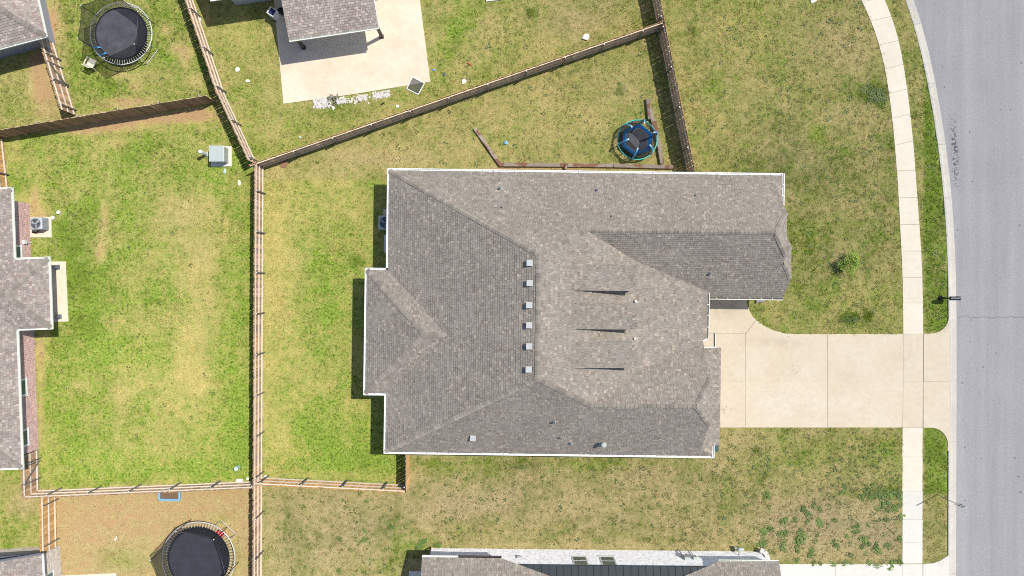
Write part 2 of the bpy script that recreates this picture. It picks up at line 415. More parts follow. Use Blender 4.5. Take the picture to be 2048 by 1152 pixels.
M['stone_white'] = mat('white_stone', (0.64, 0.62, 0.59), 0.8, 0.1, 20)
M['leaf'] = mat('bright_leaf', (0.185, 0.285, 0.02), 0.6, 0.3, 9.0)
M['weed'] = mat('weed_leaf', (0.105, 0.170, 0.028), 0.6, 0.35, 9.0, rand=0.25)
M['clover'] = mat('clover_leaf', (0.078, 0.118, 0.020), 0.6, 0.35, 12.0)
M['bark'] = mat('bark', (0.15, 0.11, 0.08), 0.9, 0.2, 20)
M['soil'] = mat('brown_soil', (0.19, 0.12, 0.07), 0.95, 0.25, 12, 0.4, 30)
M['rust_orange'] = mat('faded_orange', (0.42, 0.13, 0.05), 0.7, 0.2)
M['sign_white'] = mat('white_sign_face', (0.78, 0.79, 0.80), 0.35, 0.03)

# ---------------------------------------------------------------- the lawns: what grows where (photograph pixels -> world)
YARDS = [  # polygon, green, bare, tone
    ([(-400,-400),(2600,-400),(2600,1600),(-400,1600)], .42, 0, .40),
    ([(1310,-400),(2600,-400),(2600,860),(1440,860),(1390,345),(1316,60)], .44, 0, .58),       # front lawn
    ([(520,905),(1440,905),(1440,1600),(520,1600)], .32, .0, .27),                                # side yard
    ([(1440,850),(2600,850),(2600,1600),(1440,1600)], .38, .0, .40),
    ([(516,330),(800,330),(820,970),(526,958)], .44, 0, .85),                                     # back yard
    ([(516,338),(1316,60),(1376,350),(516,360)], .34, 0, .55),
    ([(386,-400),(1305,-400),(1316,60),(516,336),(451,193),(386,0)], .42, 0, .66),                # north yard
    ([(70,-400),(386,-400),(386,0),(451,193),(152,230)], .66, .05, .68),
    ([(-400,-400),(90,-400),(152,232),(-400,330)], .48, .10, .55),
    ([(-400,320),(0,277),(451,193),(516,330),(525,962),(79,982),(-400,1000)], .60, .03, .82),     # west yard
    ([(80,980),(525,962),(523,1600),(-100,1600),(113,1090)], .04, .52, .35),                      # dry yard
    ([(-400,940),(79,940),(80,980),(113,1095),(-400,1120)], .50, .08, .60),
    ([(1846,-200),(2600,-200),(2600,660),(1846,660)], .84, 0, .50),
    ([(1846,850),(1900,850),(1900,985),(1846,985)], .88, 0, .55),
    ([(1846,985),(1900,985),(1900,1140),(1846,1140)], .44, .05, .45),
]
BLOBS = [  # px, py, rx, ry, d_green, d_bare, d_tone
    (105,40,14,40,-.4,.55,0),(100,70,12,30,-.2,.5,0),(330,60,12,14,-.5,.5,0),(350,95,16,10,-.5,.5,0),(372,110,14,18,-.5,.5,0),
    (240,150,22,12,-.4,.35,0),(255,205,70,12,-.45,.6,0),(310,150,40,22,-.3,.3,0),(270,175,14,12,-.3,.4,0),(395,165,22,16,-.3,.35,0),
    (75,140,18,60,-.4,.6,0),(95,190,25,50,-.3,.5,0),(40,120,40,12,-.1,.3,0),
    (215,250,80,16,-.5,.75,0),(330,235,110,12,-.45,.7,0),(395,225,34,16,-.4,.6,0),(160,262,40,8,-.4,.5,0),(230,285,40,10,-.3,.35,0),
    (30,300,25,30,-.2,.3,0),(208,430,10,40,-.35,.5,0),(200,500,12,28,-.4,.55,0),(240,790,20,50,-.35,.35,0),(230,640,16,8,-.3,.4,0),
    (70,400,14,40,-.4,.6,0),(85,430,20,16,-.3,.4,0),(80,700,12,60,-.3,.55,0),(82,830,10,70,-.25,.5,0),(165,620,60,80,.3,-.1,-.15),
    (150,470,60,60,.2,0,-.3),(300,300,60,40,.1,0,-.1),(400,600,45,260,-.28,.12,.0),(350,430,50,40,-.25,.12,-.2),(390,500,40,60,-.2,.15,-.1),
    (370,770,60,120,-.25,.06,.1),(290,720,60,60,-.1,0,.1),(460,850,50,100,.25,0,.2),(130,800,50,80,.1,0,.0),(420,940,80,24,.2,0,.35),(200,930,100,24,.1,0,.3),
    (470,700,30,200,.12,0,.1),(440,340,30,30,.2,0,.2),(230,700,60,40,.15,0,.2),(160,560,30,30,.25,0,-.2),
    (630,860,60,70,.35,0,.30),(690,905,80,40,.3,0,.30),(740,870,50,60,.3,0,.2),(650,600,50,120,.35,0,.1),(560,720,40,60,-.05,.05,.1),(690,560,30,80,.1,0,.0),
    (690,840,10,50,-.25,.3,0),(560,880,24,50,-.2,.15,.2),(540,800,16,60,-.1,.15,0),(620,400,90,50,-.08,0,.1),(560,520,34,160,-.3,.03,.1),(712,523,14,10,.5,0,-.6),
    (740,940,60,14,-.1,.2,0),(650,950,100,10,-.2,.3,0),(530,650,8,200,-.15,.25,0),
    (600,400,60,40,.12,0,0),(700,310,90,20,-.2,0,-.1),(800,320,100,14,-.25,.05,-.2),(1100,340,250,7,-.3,.6,0),(1010,336,30,8,-.2,.5,0),(1130,342,14,7,-.3,.6,0),
    (1100,230,150,50,-.12,.0,.1),(1300,150,40,60,.1,0,0),(1242,180,10,10,.5,0,-.5),(1350,200,14,90,-.2,.3,-.2),(1010,270,40,40,.1,0,.1),(1290,300,20,20,-.1,.3,0),
    (910,60,20,20,.4,0,.3),(930,30,25,25,.3,0,.3),(890,110,20,40,.2,0,.3),(620,240,80,30,.2,0,.1),(560,300,40,20,.25,0,.2),(670,225,60,12,.15,0,-.2),(500,250,40,40,-.05,.05,.1),
    (1060,28,10,12,.5,0,-.5),(1130,50,60,40,-.2,0,-.3),(1200,20,60,40,-.1,0,-.2),(1050,80,80,30,-.1,0,.1),(480,60,40,60,-.05,0,.2),
    (520,30,10,30,.1,0,-.3),(660,205,20,8,-.2,.4,-.4),(415,30,8,40,-.2,.5,0),(440,150,8,30,-.2,.4,0),
    (1650,70,60,40,-.18,0,-.1),(1700,110,70,60,-.22,.02,-.15),(1480,80,80,60,-.1,0,.1),(1500,20,60,30,.06,0,.2),(1385,60,12,12,.4,0,-.3),(1720,30,20,40,-.1,0,0),
    (1748,190,30,22,.75,-.1,-.9),(1785,290,20,26,.3,0,-.4),(1635,262,26,30,.25,0,.4),(1600,330,120,60,.05,0,-.35),(1560,250,80,50,-.05,0,-.15),(1690,240,60,40,-.16,0,-.1),
    (1620,460,60,120,.14,0,-.2),(1750,420,50,90,.05,0,-.2),(1700,520,60,40,-.05,.02,-.2),(1610,560,60,60,.12,0,-.1),(1650,600,100,60,.04,0,.1),(1720,600,80,40,-.04,0,.1),
    (1700,636,18,10,.8,0,-.9),(1735,632,8,8,.7,0,-.9),(1480,330,60,30,.1,0,-.1),(1440,240,40,60,-.05,0,.05),
    (1470,890,60,40,-.22,.0,-.05),(1560,900,60,40,.16,0,.1),(1700,890,120,30,.16,0,.15),(1780,930,40,60,.16,0,.2),(1620,940,60,40,.05,0,.1),
    (1512,900,10,8,.6,0,-.8),(1680,1060,130,60,-.42,.12,-.3),(1640,1010,60,40,-.12,0,-.2),(1770,1075,40,40,-.32,.1,-.3),(1560,1060,50,60,-.15,.05,-.2),(1760,985,60,14,.3,0,-.1),
    (1500,1000,60,60,.02,0,-.1),(1480,1060,60,24,-.16,.14,-.1),
    (1860,40,20,60,.1,0,-.2),(1845,20,16,40,.15,0,-.3),(1885,230,20,120,.15,0,.35),(1880,480,20,60,-.1,0,.0),(1885,640,20,30,.1,0,.2),(1880,1090,30,50,-.05,.1,0),
    (1880,950,24,40,.1,0,.2),
    (850,930,200,20,.22,0,.1),(1150,925,260,14,.22,0,.15),(600,1000,60,30,.0,0,-.05),(690,1060,90,60,-.10,.02,-.2),(900,1010,120,40,-.1,0,-.2),(770,1050,30,20,.3,0,-.2),
    (790,1110,30,40,.30,0,.1),(840,1085,30,24,.4,0,.2),(600,1100,50,40,.02,0,-.1),(1080,1010,160,40,-.06,0,-.1),(1230,1050,120,24,-.05,0,-.1),(1300,960,100,40,-.05,0,-.1),
    (1200,1092,320,6,-.2,.45,0),(840,1135,24,18,-.3,.5,0),(1040,930,60,12,.1,0,-.3),(670,980,30,30,.16,0,-.2),(580,1040,20,60,.16,0,-.2),(1060,960,60,60,.05,0,-.1),
    (400,1140,160,60,.10,-.10,0),(250,1115,50,26,.38,-.25,.1),(330,1130,30,20,.2,-.1,.1),(440,1040,24,14,.25,-.2,.1),(200,1040,80,30,-.02,.1,0),(470,1100,20,60,.15,-.1,0),
    (60,1000,30,40,-.2,.15,-.2),(30,950,30,14,.2,-.1,.1),(40,1010,20,20,-.1,.0,-.3),
]

def in_poly(x, y, poly):
    r = np.zeros(x.shape, bool); n = len(poly); j = n - 1
    for i in range(n):
        xi, yi = poly[i]; xj, yj = poly[j]
        c = ((yi > y) != (yj > y)) & (x < (xj - xi) * (y - yi) / ((yj - yi) if yj != yi else 1e-9) + xi)
        r ^= c; j = i
    return r

def lawn_values(X, Y):
    px = NX + X * S(0); py = NY - Y * S(0)
    g = np.zeros_like(X); d = np.zeros_like(X); t = np.zeros_like(X)
    for poly, a, b, c in YARDS:
        k = in_poly(px, py, poly); g[k] = a; d[k] = b; t[k] = c
    for bx, by, rx, ry, dg, dd, dt in BLOBS:
        w = np.exp(-(((px - bx) / rx) ** 2 + ((py - by) / ry) ** 2))
        g += w * dg; d += w * dd; t += w * dt
    return np.clip(g, 0, 1), np.clip(d, 0, 1), np.clip(t, 0, 1)

# road edge and kerb lines (photograph pixels, continued beyond the frame)
KERB_BACK = [(1560,-420),(1640,-300),(1745,-140),(1790,-60),(1815,0),(1828,40),(1843,100),(1857,170),(1868,230),(1877,290),(1885,360),(1891,440),(1895,520),(1897,600),(1897,800),(1896,1010),(1896,1152),(1896,2400)]
WALK_L = [(1480,-420),(1560,-300),(1660,-130),(1700,-50),(1724,0),(1748,50),(1766,110),(1778,180),(1786,250),(1792,320),(1797,400),(1801,480),(1805,560),(1806,668)]
WALK_R = [(1530,-420),(1606,-300),(1704,-130),(1744,-50),(1768,0),(1789,50),(1804,110),(1814,180),(1823,250),(1829,320),(1835,400),(1841,480),(1845,560),(1846,668)]

def interp_x(line, y):
    return float(np.interp(y, [p[1] for p in line], [p[0] for p in line]))

# ---- ground sheet
def ground():
    xs = np.concatenate([-np.geomspace(450, 37, 10), np.arange(-34, 34.01, 0.25), np.geomspace(37, 450, 10)])
    ys = np.concatenate([-np.geomspace(450, 23, 10), np.arange(-20, 20.01, 0.25), np.geomspace(23, 450, 10)])
    X, Y = np.meshgrid(xs, ys)
    g, d, t = lawn_values(X, Y)
    kb = np.interp(NY - Y * S(0), [p[1] for p in KERB_BACK], [p[0] for p in KERB_BACK])
    kx = (kb - NX) / S(0)
    Z = np.where((X > kx + 0.12) & (X < kx + 0.5 + 60.0), -0.45, 0.0)
    Z = np.where(Z == 0, 0.012 * np.sin(X * 0.9 + 1) * np.sin(Y * 0.7), Z)
    ny, nx = X.shape
    me = bpy.data.meshes.new('ground')
    V = np.stack([X.ravel(), Y.ravel(), Z.ravel()], 1)
    i = (np.arange(ny - 1)[:, None] * nx + np.arange(nx - 1)[None, :]).ravel()
    Fc = np.stack([i, i + 1, i + nx + 1, i + nx], 1)
    me.vertices.add(len(V)); me.vertices.foreach_set('co', V.ravel())
    me.loops.add(Fc.size); me.loops.foreach_set('vertex_index', Fc.ravel().astype(np.int32))
    me.polygons.add(len(Fc)); me.polygons.foreach_set('loop_start', (np.arange(len(Fc)) * 4).astype(np.int32))
    me.update(calc_edges=True)
    at = me.color_attributes.new('lawnmix', 'FLOAT_COLOR', 'POINT')
    at.data.foreach_set('color', np.stack([g.ravel(), d.ravel(), t.ravel(), np.ones(g.size)], 1).astype(np.float32).ravel())
    me.materials.append(M['lawn'])
    o = bpy.data.objects.new('ground', me); C.objects.link(o)
    return tag(o, 'lawns of mixed green and straw grass', 'ground', kind='structure')
ground()

# concrete and building footprints keep the blades off
HARD = [
    [(1420,597),(1493,597),(1497,618),(1512,642),(1545,662),(1575,668),(1897,668),(1897,640),(1897,900),(1845,856),(1441,856),(1420,700)],
    [p for p in WALK_L] + [(1804,1200),(1845,1200)] + [p for p in WALK_R[::-1]],
    [(542,-20),(838,-20),(861,164),(567,208)],
    [(-50,517),(132,523),(137,643),(101,660),(-50,660)],
    [(-60,395),(60,395),(76,905),(-60,905)],
    [(60,432),(104,432),(104,476),(60,476)],
    [(-50,-50),(95,-50),(112,90),(-50,120)],
    [(790,360),(1540,360),(1560,595),(1415,600),(1430,895),(785,895),(760,780),(750,560),(790,545)],
    [(862,1096),(1520,1104),(1550,1300),(862,1300)],
    [(1345,1128),(1900,1128),(1900,1300),(1345,1300)],
    [(-50,1090),(118,1090),(124,1300),(-50,1300)],[(118,1147),(233,1144),(240,1200),(118,1200)],
    [(420,292),(463,292),(463,334),(420,334)],
    [(1899 - 400 * 0,598),(1900,598),(1900,599)],
]

def make_grass():
    rs = np.random.RandomState(3)
    n = 100000
    X = rs.uniform(-32.5, 29.5, n); Y = rs.uniform(-19, 18.5, n)
    px = NX + X * S(0); py = NY - Y * S(0)
    keep = np.ones(n, bool)
    for poly in HARD: keep &= ~in_poly(px, py, poly)
    kb = np.interp(py, [p[1] for p in KERB_BACK], [p[0] for p in KERB_BACK]); keep &= px < kb - 1
    g, d, t = lawn_values(X, Y)
    keep &= rs.rand(n) < (1.0 - 0.8 * np.clip(d * 1.3, 0, 1))
    X, Y, g, d, t = X[keep], Y[keep], g[keep], d[keep], t[keep]; n = len(X)
    B = 7
    X = np.repeat(X, B); Y = np.repeat(Y, B); g = np.repeat(g, B); d = np.repeat(d, B); t = np.repeat(t, B)
    tone = np.clip(np.repeat(rs.rand(n), B) * 0.75 + rs.rand(n * B) * 0.25, 0, 1)
    N = n * B
    ang = rs.uniform(0, 2 * np.pi, N); L = rs.uniform(0.05, 0.13, N) * (0.75 + 0.5 * g); w = rs.uniform(0.010, 0.022, N)
    lean = rs.uniform(0.45, 1.25, N)
    bx = X + rs.normal(0, 0.05, N); by = Y + rs.normal(0, 0.05, N)
    dx, dy = np.cos(ang), np.sin(ang)
    V = np.zeros((N, 3, 3))
    V[:, 0] = np.stack([bx - dy * w, by + dx * w, np.full(N, -0.01)], 1)
    V[:, 1] = np.stack([bx + dy * w, by - dx * w, np.full(N, -0.01)], 1)
    V[:, 2] = np.stack([bx + dx * L * np.sin(lean), by + dy * L * np.sin(lean), 0.015 + L * np.cos(lean)], 1)
    me = bpy.data.meshes.new('grass')
    me.vertices.add(N * 3); me.vertices.foreach_set('co', V.ravel())
    me.loops.add(N * 3); me.loops.foreach_set('vertex_index', np.arange(N * 3, dtype=np.int32))
    me.polygons.add(N); me.polygons.foreach_set('loop_start', (np.arange(N) * 3).astype(np.int32))
    me.update(calc_edges=True)
    at = me.color_attributes.new('lawnmix', 'FLOAT_COLOR', 'POINT')
    col = np.repeat(np.stack([g, d, t, np.ones(N)], 1), 3, axis=0).astype(np.float32)
    at.data.foreach_set('color', col.ravel())
    a2 = me.attributes.new('tone', 'FLOAT', 'POINT'); a2.data.foreach_set('value', np.repeat(tone, 3).astype(np.float32))
    me.materials.append(M['blade'])
    o = bpy.data.objects.new('grass', me); C.objects.link(o)
    tag(o, 'short patchy grass blades covering all the yards', 'grass', kind='stuff')
make_grass()

# ---------------------------------------------------------------- road, kerb, pavement, drive
def densify(line, step=30):
    out = []
    for a, b in zip(line[:-1], line[1:]):
        n = max(1, int(math.hypot(b[0] - a[0], b[1] - a[1]) / step))
        for k in range(n): out.append((a[0] + (b[0] - a[0]) * k / n, a[1] + (b[1] - a[1]) * k / n))
    out.append(line[-1]); return out

def smooth_line(line, it=3):
    for _ in range(it):
        q = [line[0]]
        for k in range(1, len(line) - 1):
            q.append(tuple(0.25 * line[k - 1][j] + 0.5 * line[k][j] + 0.25 * line[k + 1][j] for j in (0, 1)))
        q.append(line[-1]); line = q
    return line

kb = smooth_line(densify(KERB_BACK, 40), 4)
kbw = [P(x, y) for x, y in kb]
def offset(line, d):
    out = []
    for k, p in enumerate(line):
        a = line[max(k - 1, 0)]; b = line[min(k + 1, len(line) - 1)]
        t = (b - a); t.z = 0; t.normalize(); out.append(p + Vector((-t.y, t.x, 0)) * d)
    return out
mb = MB(); edge = offset(kbw, 0.56)
for k in range(len(edge) - 1):
    a, b = edge[k], edge[k + 1]; w = 9.2
    a2, b2 = offset(kbw, 0.56 + w)[k], offset(kbw, 0.56 + w)[k + 1]
    mb.face([(a.x, a.y, -0.14), (b.x, b.y, -0.14), (b2.x, b2.y, -0.14), (a2.x, a2.y, -0.14)][::1])
o = mb.build('road', M['asphalt']); tag(o, 'pale grey asphalt street curving along the right edge', 'road', kind='structure')
bpy.context.view_layer.update()
for pl in o.data.polygons:
    if pl.normal.z < 0: pl.flip()
# verge beyond the far side is the same ground sheet lifted as a bank
far = offset(kbw, 0.56 + 9.2)
mb = MB()
for k in range(len(far) - 1):
    mb.face([tuple(far[k] + Vector((0, 0, 0.0))), tuple(far[k + 1]), tuple(far[k + 1] + Vector((70, 0, 0.02))), tuple(far[k] + Vector((70, 0, 0.02)))])
o = mb.build('far_verge', M['lawn']); tag(o, 'grass verge on the far side of the street', 'verge', kind='structure')
for pl in o.data.polygons:
    if pl.normal.z < 0: pl.flip()
at = o.data.color_attributes.new('lawnmix', 'FLOAT_COLOR', 'POINT'); at.data.foreach_set('color', [0.5, 0, 0.5, 1] * len(o.data.vertices))

kerb = thing('kerb', (0, 0, 0), 'pale concrete kerb and gutter along the street', 'kerb', kind='structure')
def sweep(line, prof, joints, name, mt, parent):
    """profile = (offset, z); split into pieces at cumulative joints"""
    acc = 0.0; start = 0; lens = [0.0]
    for k in range(1, len(line)): acc += (line[k] - line[k - 1]).length; lens.append(acc)
    offs = [offset(line, p[0]) for p in prof]
    k = 0
    while k < len(line) - 1:
        e = k + 1
        while e < len(line) - 1 and lens[e] - lens[k] < joints: e += 1
        m = MB()
        for q in range(k, e):
            t0 = 0.004 if q == k else 0; 
            for j in range(len(prof) - 1):
                a0 = offs[j][q] + Vector((0, 0, prof[j][1])); a1 = offs[j][q + 1] + Vector((0, 0, prof[j][1]))
                b0 = offs[j + 1][q] + Vector((0, 0, prof[j + 1][1])); b1 = offs[j + 1][q + 1] + Vector((0, 0, prof[j + 1][1]))
                if q == k: a0 = a0.lerp(a1, 0.006); b0 = b0.lerp(b1, 0.006)
                m.face([a0, b0, b1, a1])
        ob = m.build(name, mt, parent)
        if ob.data.polygons[0].normal.z < 0 and abs(ob.data.polygons[1].normal.z) > 0.5 or ob.data.polygons[len(prof) - 2].normal.z < 0:
            ob.data.flip_normals()
        k = e
sweep(kbw, [(0.0, -0.1), (0.0, 0.03), (0.02, 0.045), (0.13, 0.045), (0.17, 0.02), (0.22, -0.105), (0.57, -0.122), (0.58, -0.2)], 3.0, 'kerb_segment', M['kerb'], kerb)

walk = thing('sidewalk', tuple(P(1805, 500)), 'pale concrete sidewalk curving between lawn and verge', 'sidewalk', kind='structure')
def slab(parent, poly, z0=-0.08, z1=0.03, mt=None, name='slab', gap=0.3):
    """poly in photograph pixels at ground level; edges pulled in to leave a joint"""
    cx = sum(p[0] for p in poly) / len(poly); cy = sum(p[1] for p in poly) / len(poly)
    pts = []
    for x, y in poly:
        d = math.hypot(x - cx, y - cy); k = (d - gap) / d; pts.append(P(cx + (x - cx) * k, cy + (y - cy) * k))
    m = MB(); m.prism([(p.x, p.y) for p in pts], z0, z1)
    return m.build(name, mt or M['walk'], parent, bevel=0.008)
wl_ = smooth_line(densify(WALK_L, 25), 3); wr_ = smooth_line(densify(WALK_R, 25), 3)
joint_y = [-420, -360, -300, -245, -190, -140, -90, -40, 0, 38, 86, 134, 183, 233, 287, 341, 395, 449, 502, 555, 606, 668]
for a, b in zip(joint_y[:-1], joint_y[1:]):
    sl = 7.0 if b < 300 else 0.0                       # joints run square to the curve
    ym = [a + (b - a) * k / 3 for k in range(4)]
    L_ = [(interp_x(wl_, y), y + (4 if y < 340 else 0)) for y in ym]
    R_ = [(interp_x(wr_, y), y - (5 if y < 340 else 0)) for y in ym]
    slab(walk, L_ + R_[::-1], mt=M['walk'])
for a, b, mt in ((855, 914, M['walk']), (914, 982, M['walk']), (982, 1039, M['grey_conc']), (1039, 1085, M['grey_conc']), (1085, 1127, M['grey_conc'])):
    slab(walk, [(1804.5, a), (1845, a), (1844.5, b), (1804, b)], mt=mt)
for k in range(14):
    slab(walk, [(1804.5, 1250 + 55 * k), (1845, 1250 + 55 * k), (1845, 1305 + 55 * k), (1804.5, 1305 + 55 * k)], mt=M['grey_conc'])

def arc(cx, cy, r, a0, a1, n=8):
    return [(cx + r * math.cos(math.radians(a0 + (a1 - a0) * k / n)), cy + r * math.sin(math.radians(a0 + (a1 - a0) * k / n))) for k in range(n + 1)]
drive = thing('driveway', tuple(P(1650, 760)), 'wide cream concrete driveway running from garage to street', 'driveway', kind='structure')
MC = M['concrete']
slab(drive, [(1390,560),(1493,560),(1494,605),(1499,622),(1506,634),(1512,640),(1491,667),(1390,667)], mt=MC)
slab(drive, [(1491,667),(1512,640),(1525,650),(1545,660),(1570,667),(1600,668),(1655,668),(1655,763.2),(1491,763.2)], mt=MC)
slab(drive, [(1390,667),(1491,667),(1491,763.1),(1390,763.1)], mt=MC, gap=0.2); slab(drive, [(1420,762.9),(1491,762.9),(1491,855),(1420,855)], mt=MC, gap=0.2)
slab(drive, [(1491,762.8),(1655,762.8),(1655,855),(1491,855)], mt=MC)
slab(drive, [(1655,668),(1806,668),(1806,763.2),(1655,763.2)], mt=MC); slab(drive, [(1655,762.8),(1806,762.8),(1805,855),(1655,855)], mt=MC)
slab(drive, [(1806,668),(1846,668),(1846,763.2),(1806,763.2)], mt=MC); slab(drive, [(1806,762.8),(1846,762.8),(1845,855),(1805,855)], mt=MC)
ap = MB()
def apron(parent, poly):
    pts = [P(x, y) for x, y in poly]
    m = MB(); top = [(p.x, p.y, 0.03 if x < 1880 else 0.052) for (x, y), p in zip(poly, pts)]
    m.prism([(p.x, p.y) for p in pts], -0.08, 0.052); return m.build('apron', MC, parent, bevel=0.008)
apron(drive, [(1846.5,668),(1860,667)] + arc(1862, 632, 35, 85, 5, 8) + [(1898,622),(1899,763),(1846.5,763)])
apron(drive, [(1846,763.5),(1899,763.5),(1899,905),(1894,900)] + arc(1861, 889, 34, -5, -85, 8) + [(1846,855)])
drive2 = thing('driveway', tuple(P(1650, 1145)), 'greyish concrete driveway of the white brick house, along the bottom edge', 'driveway', kind='structure')
for x0, x1 in ((1340,1440),(1440,1548),(1548,1671),(1671,1804),(1804,1845)):
    slab(drive2, [(x0,1128),(x1,1128),(x1,1240),(x0,1240)], mt=M['grey_conc'])
ob = apron(drive2, [(1845.5,1128),(1866,1126),(1880,1121),(1897,1110),(1899,1240),(1845.5,1240)]); ob.data.materials[0] = M['grey_conc']

# ---------------------------------------------------------------- houses
TONES = [((0.256,0.230,0.196),7.0), ((0.272,0.245,0.210),6.0), ((0.238,0.214,0.183),4.0), ((0.292,0.263,0.226),3.0), ((0.220,0.184,0.155),1.6), ((0.248,0.203,0.170),1.1), ((0.365,0.310,0.255),1.0), ((0.335,0.288,0.240),1.2)]
TONES_TAN = [((0.30,0.262,0.235),5), ((0.34,0.295,0.262),4), ((0.26,0.222,0.198),3), ((0.42,0.355,0.31),2), ((0.29,0.225,0.195),1.5)]

def clip(poly, a, b):
    out = []; n = len(poly)
    def side(p): return (b[0] - a[0]) * (p[1] - a[1]) - (b[1] - a[1]) * (p[0] - a[0])
    for i in range(n):
        p, q = poly[i], poly[(i + 1) % n]; sp_, sq = side(p), side(q)
        if sp_ >= 0: out.append(p)
        if (sp_ >= 0) != (sq >= 0):
            t = sp_ / (sp_ - sq); out.append((p[0] + (q[0] - p[0]) * t, p[1] + (q[1] - p[1]) * t))
    return out

class Roof:
    def __init__(s, tones=TONES, seed=1, row=0.145, tabw=(0.105, 0.20)):
        s.deck = MB(); s.sh = MB(); s.r = random.Random(seed); s.row = row; s.tw = tabw
        s.pal = [t[0] for t in tones]; s.wt = [t[1] for t in tones]; s.edges = []
    def plane(s, polys, shingled=True):
        """polys: convex, coplanar, world coordinates"""
        polys = [[Vector(p) for p in q] for q in polys]
        q = polys[0]; n = Vector((0, 0, 0))
        for i in range(1, len(q) - 1): n += (q[i] - q[0]).cross(q[i + 1] - q[0])
        n.normalize()
        if n.z < 0: n = -n
        e = Vector((0, 0, 1)).cross(n); e.normalize(); g = n.cross(e)
        O = q[0]; P2 = []
        for q in polys:
            p2 = [((p - O).dot(e), (p - O).dot(g)) for p in q]
            A = sum(p2[k][0] * p2[(k + 1) % len(p2)][1] - p2[(k + 1) % len(p2)][0] * p2[k][1] for k in range(len(p2)))
            if A < 0: p2 = p2[::-1]
            P2.append(p2); s.deck.face([O + e * x + g * y - n * 0.012 for x, y in p2])
        if shingled:
            y0 = min(p[1] for q in P2 for p in q); y1 = max(p[1] for q in P2 for p in q)
            x0 = min(p[0] for q in P2 for p in q); x1 = max(p[0] for q in P2 for p in q)
            y = y0
            while y < y1:
                yb = y + s.row; x = x0 - s.r.random() * 0.3; lastc = None
                while x < x1:
                    w = s.r.uniform(*s.tw); xe = x + w
                    c = s.r.choices(s.pal, s.wt)[0]; v = s.r.uniform(0.92, 1.08); c = (c[0] * v, c[1] * v, c[2] * v, 1)
                    lift = s.r.choice((0.018, 0.024, 0.030))
                    for q in P2:
                        if xe < min(p[0] for p in q) or x > max(p[0] for p in q) or yb < min(p[1] for p in q) or y > max(p[1] for p in q): continue
                        t = [(x + 0.004, y), (xe - 0.004, y), (xe - 0.004, yb), (x + 0.004, yb)]
                        full = True
                        for k in range(len(q)):
                            a, b = q[k], q[(k + 1) % len(q)]
                            if any((b[0] - a[0]) * (p[1] - a[1]) - (b[1] - a[1]) * (p[0] - a[0]) < 0 for p in t):
                                t = clip(t, a, b); full = False
                                if len(t) < 3: break
                        if len(t) < 3: continue
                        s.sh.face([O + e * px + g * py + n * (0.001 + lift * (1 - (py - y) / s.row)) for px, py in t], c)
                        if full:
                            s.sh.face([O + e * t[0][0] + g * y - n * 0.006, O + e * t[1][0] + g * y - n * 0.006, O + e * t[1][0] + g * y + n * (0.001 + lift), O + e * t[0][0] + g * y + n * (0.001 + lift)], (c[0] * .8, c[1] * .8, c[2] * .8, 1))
                    x = xe
                y = yb
        return n
    def finish(s, parent, caps_mat, sub=True):
        r = s.deck.build('roof', M['deck'], parent)
        if s.sh.f:
            k = s.sh.build('shingles', M['shingle'], r, kind='stuff')
        for a, b, nA, nB, mt in s.edges:
            a = Vector(a); b = Vector(b); d = b - a; Ln = d.length; d.normalize()
            if b.z < a.z: a, b = b, a; d = -d
            def down(n):
                c = n.cross(d); c.normalize(); return c if c.z < 0 else -c
            gA, gB = down(nA), down(nB); up = (nA + nB).normalized()
            if (gA - gB).length < 0.2: continue
            w = 0.155; m = MB(); L2 = 0.31
            l0, l1 = up * 0.062, up * 0.032
            p = [l0 + gA * w, l0, l0 + gB * w, d * L2 + l1 + gA * w, d * L2 + l1, d * L2 + l1 + gB * w]
            th = up * 0.012
            m.face([p[0], p[1], p[4], p[3]]); m.face([p[1], p[2], p[5], p[4]])
            m.face([p[0] - th, p[1] - th, p[1], p[0]]); m.face([p[1] - th, p[2] - th, p[2], p[1]])
            m.face([p[0] - th, p[0], p[3], p[3] - th]); m.face([p[2], p[2] - th, p[5] - th, p[5]])
            me = m.mesh('ridge_cap', mt or caps_mat); n = max(1, int(Ln / 0.235))
            for k in range(n):
                o = bpy.data.objects.new('ridge_cap', me); C.objects.link(o); adopt(o, r)
                o.location = a + d * (Ln * k / n)
        return r

class Frame:
    """house frame turned by a small angle about the vertical"""
    def __init__(s, deg): s.a = math.radians(deg); s.c = math.cos(s.a); s.s = math.sin(s.a)
    def w(s, u, v, z=0.0): return Vector((u * s.c - v * s.s, u * s.s + v * s.c, z))
    def l(s, px, py, z=0.0):
        p = P(px, py, z); return (p.x * s.c + p.y * s.s, -p.x * s.s + p.y * s.c)

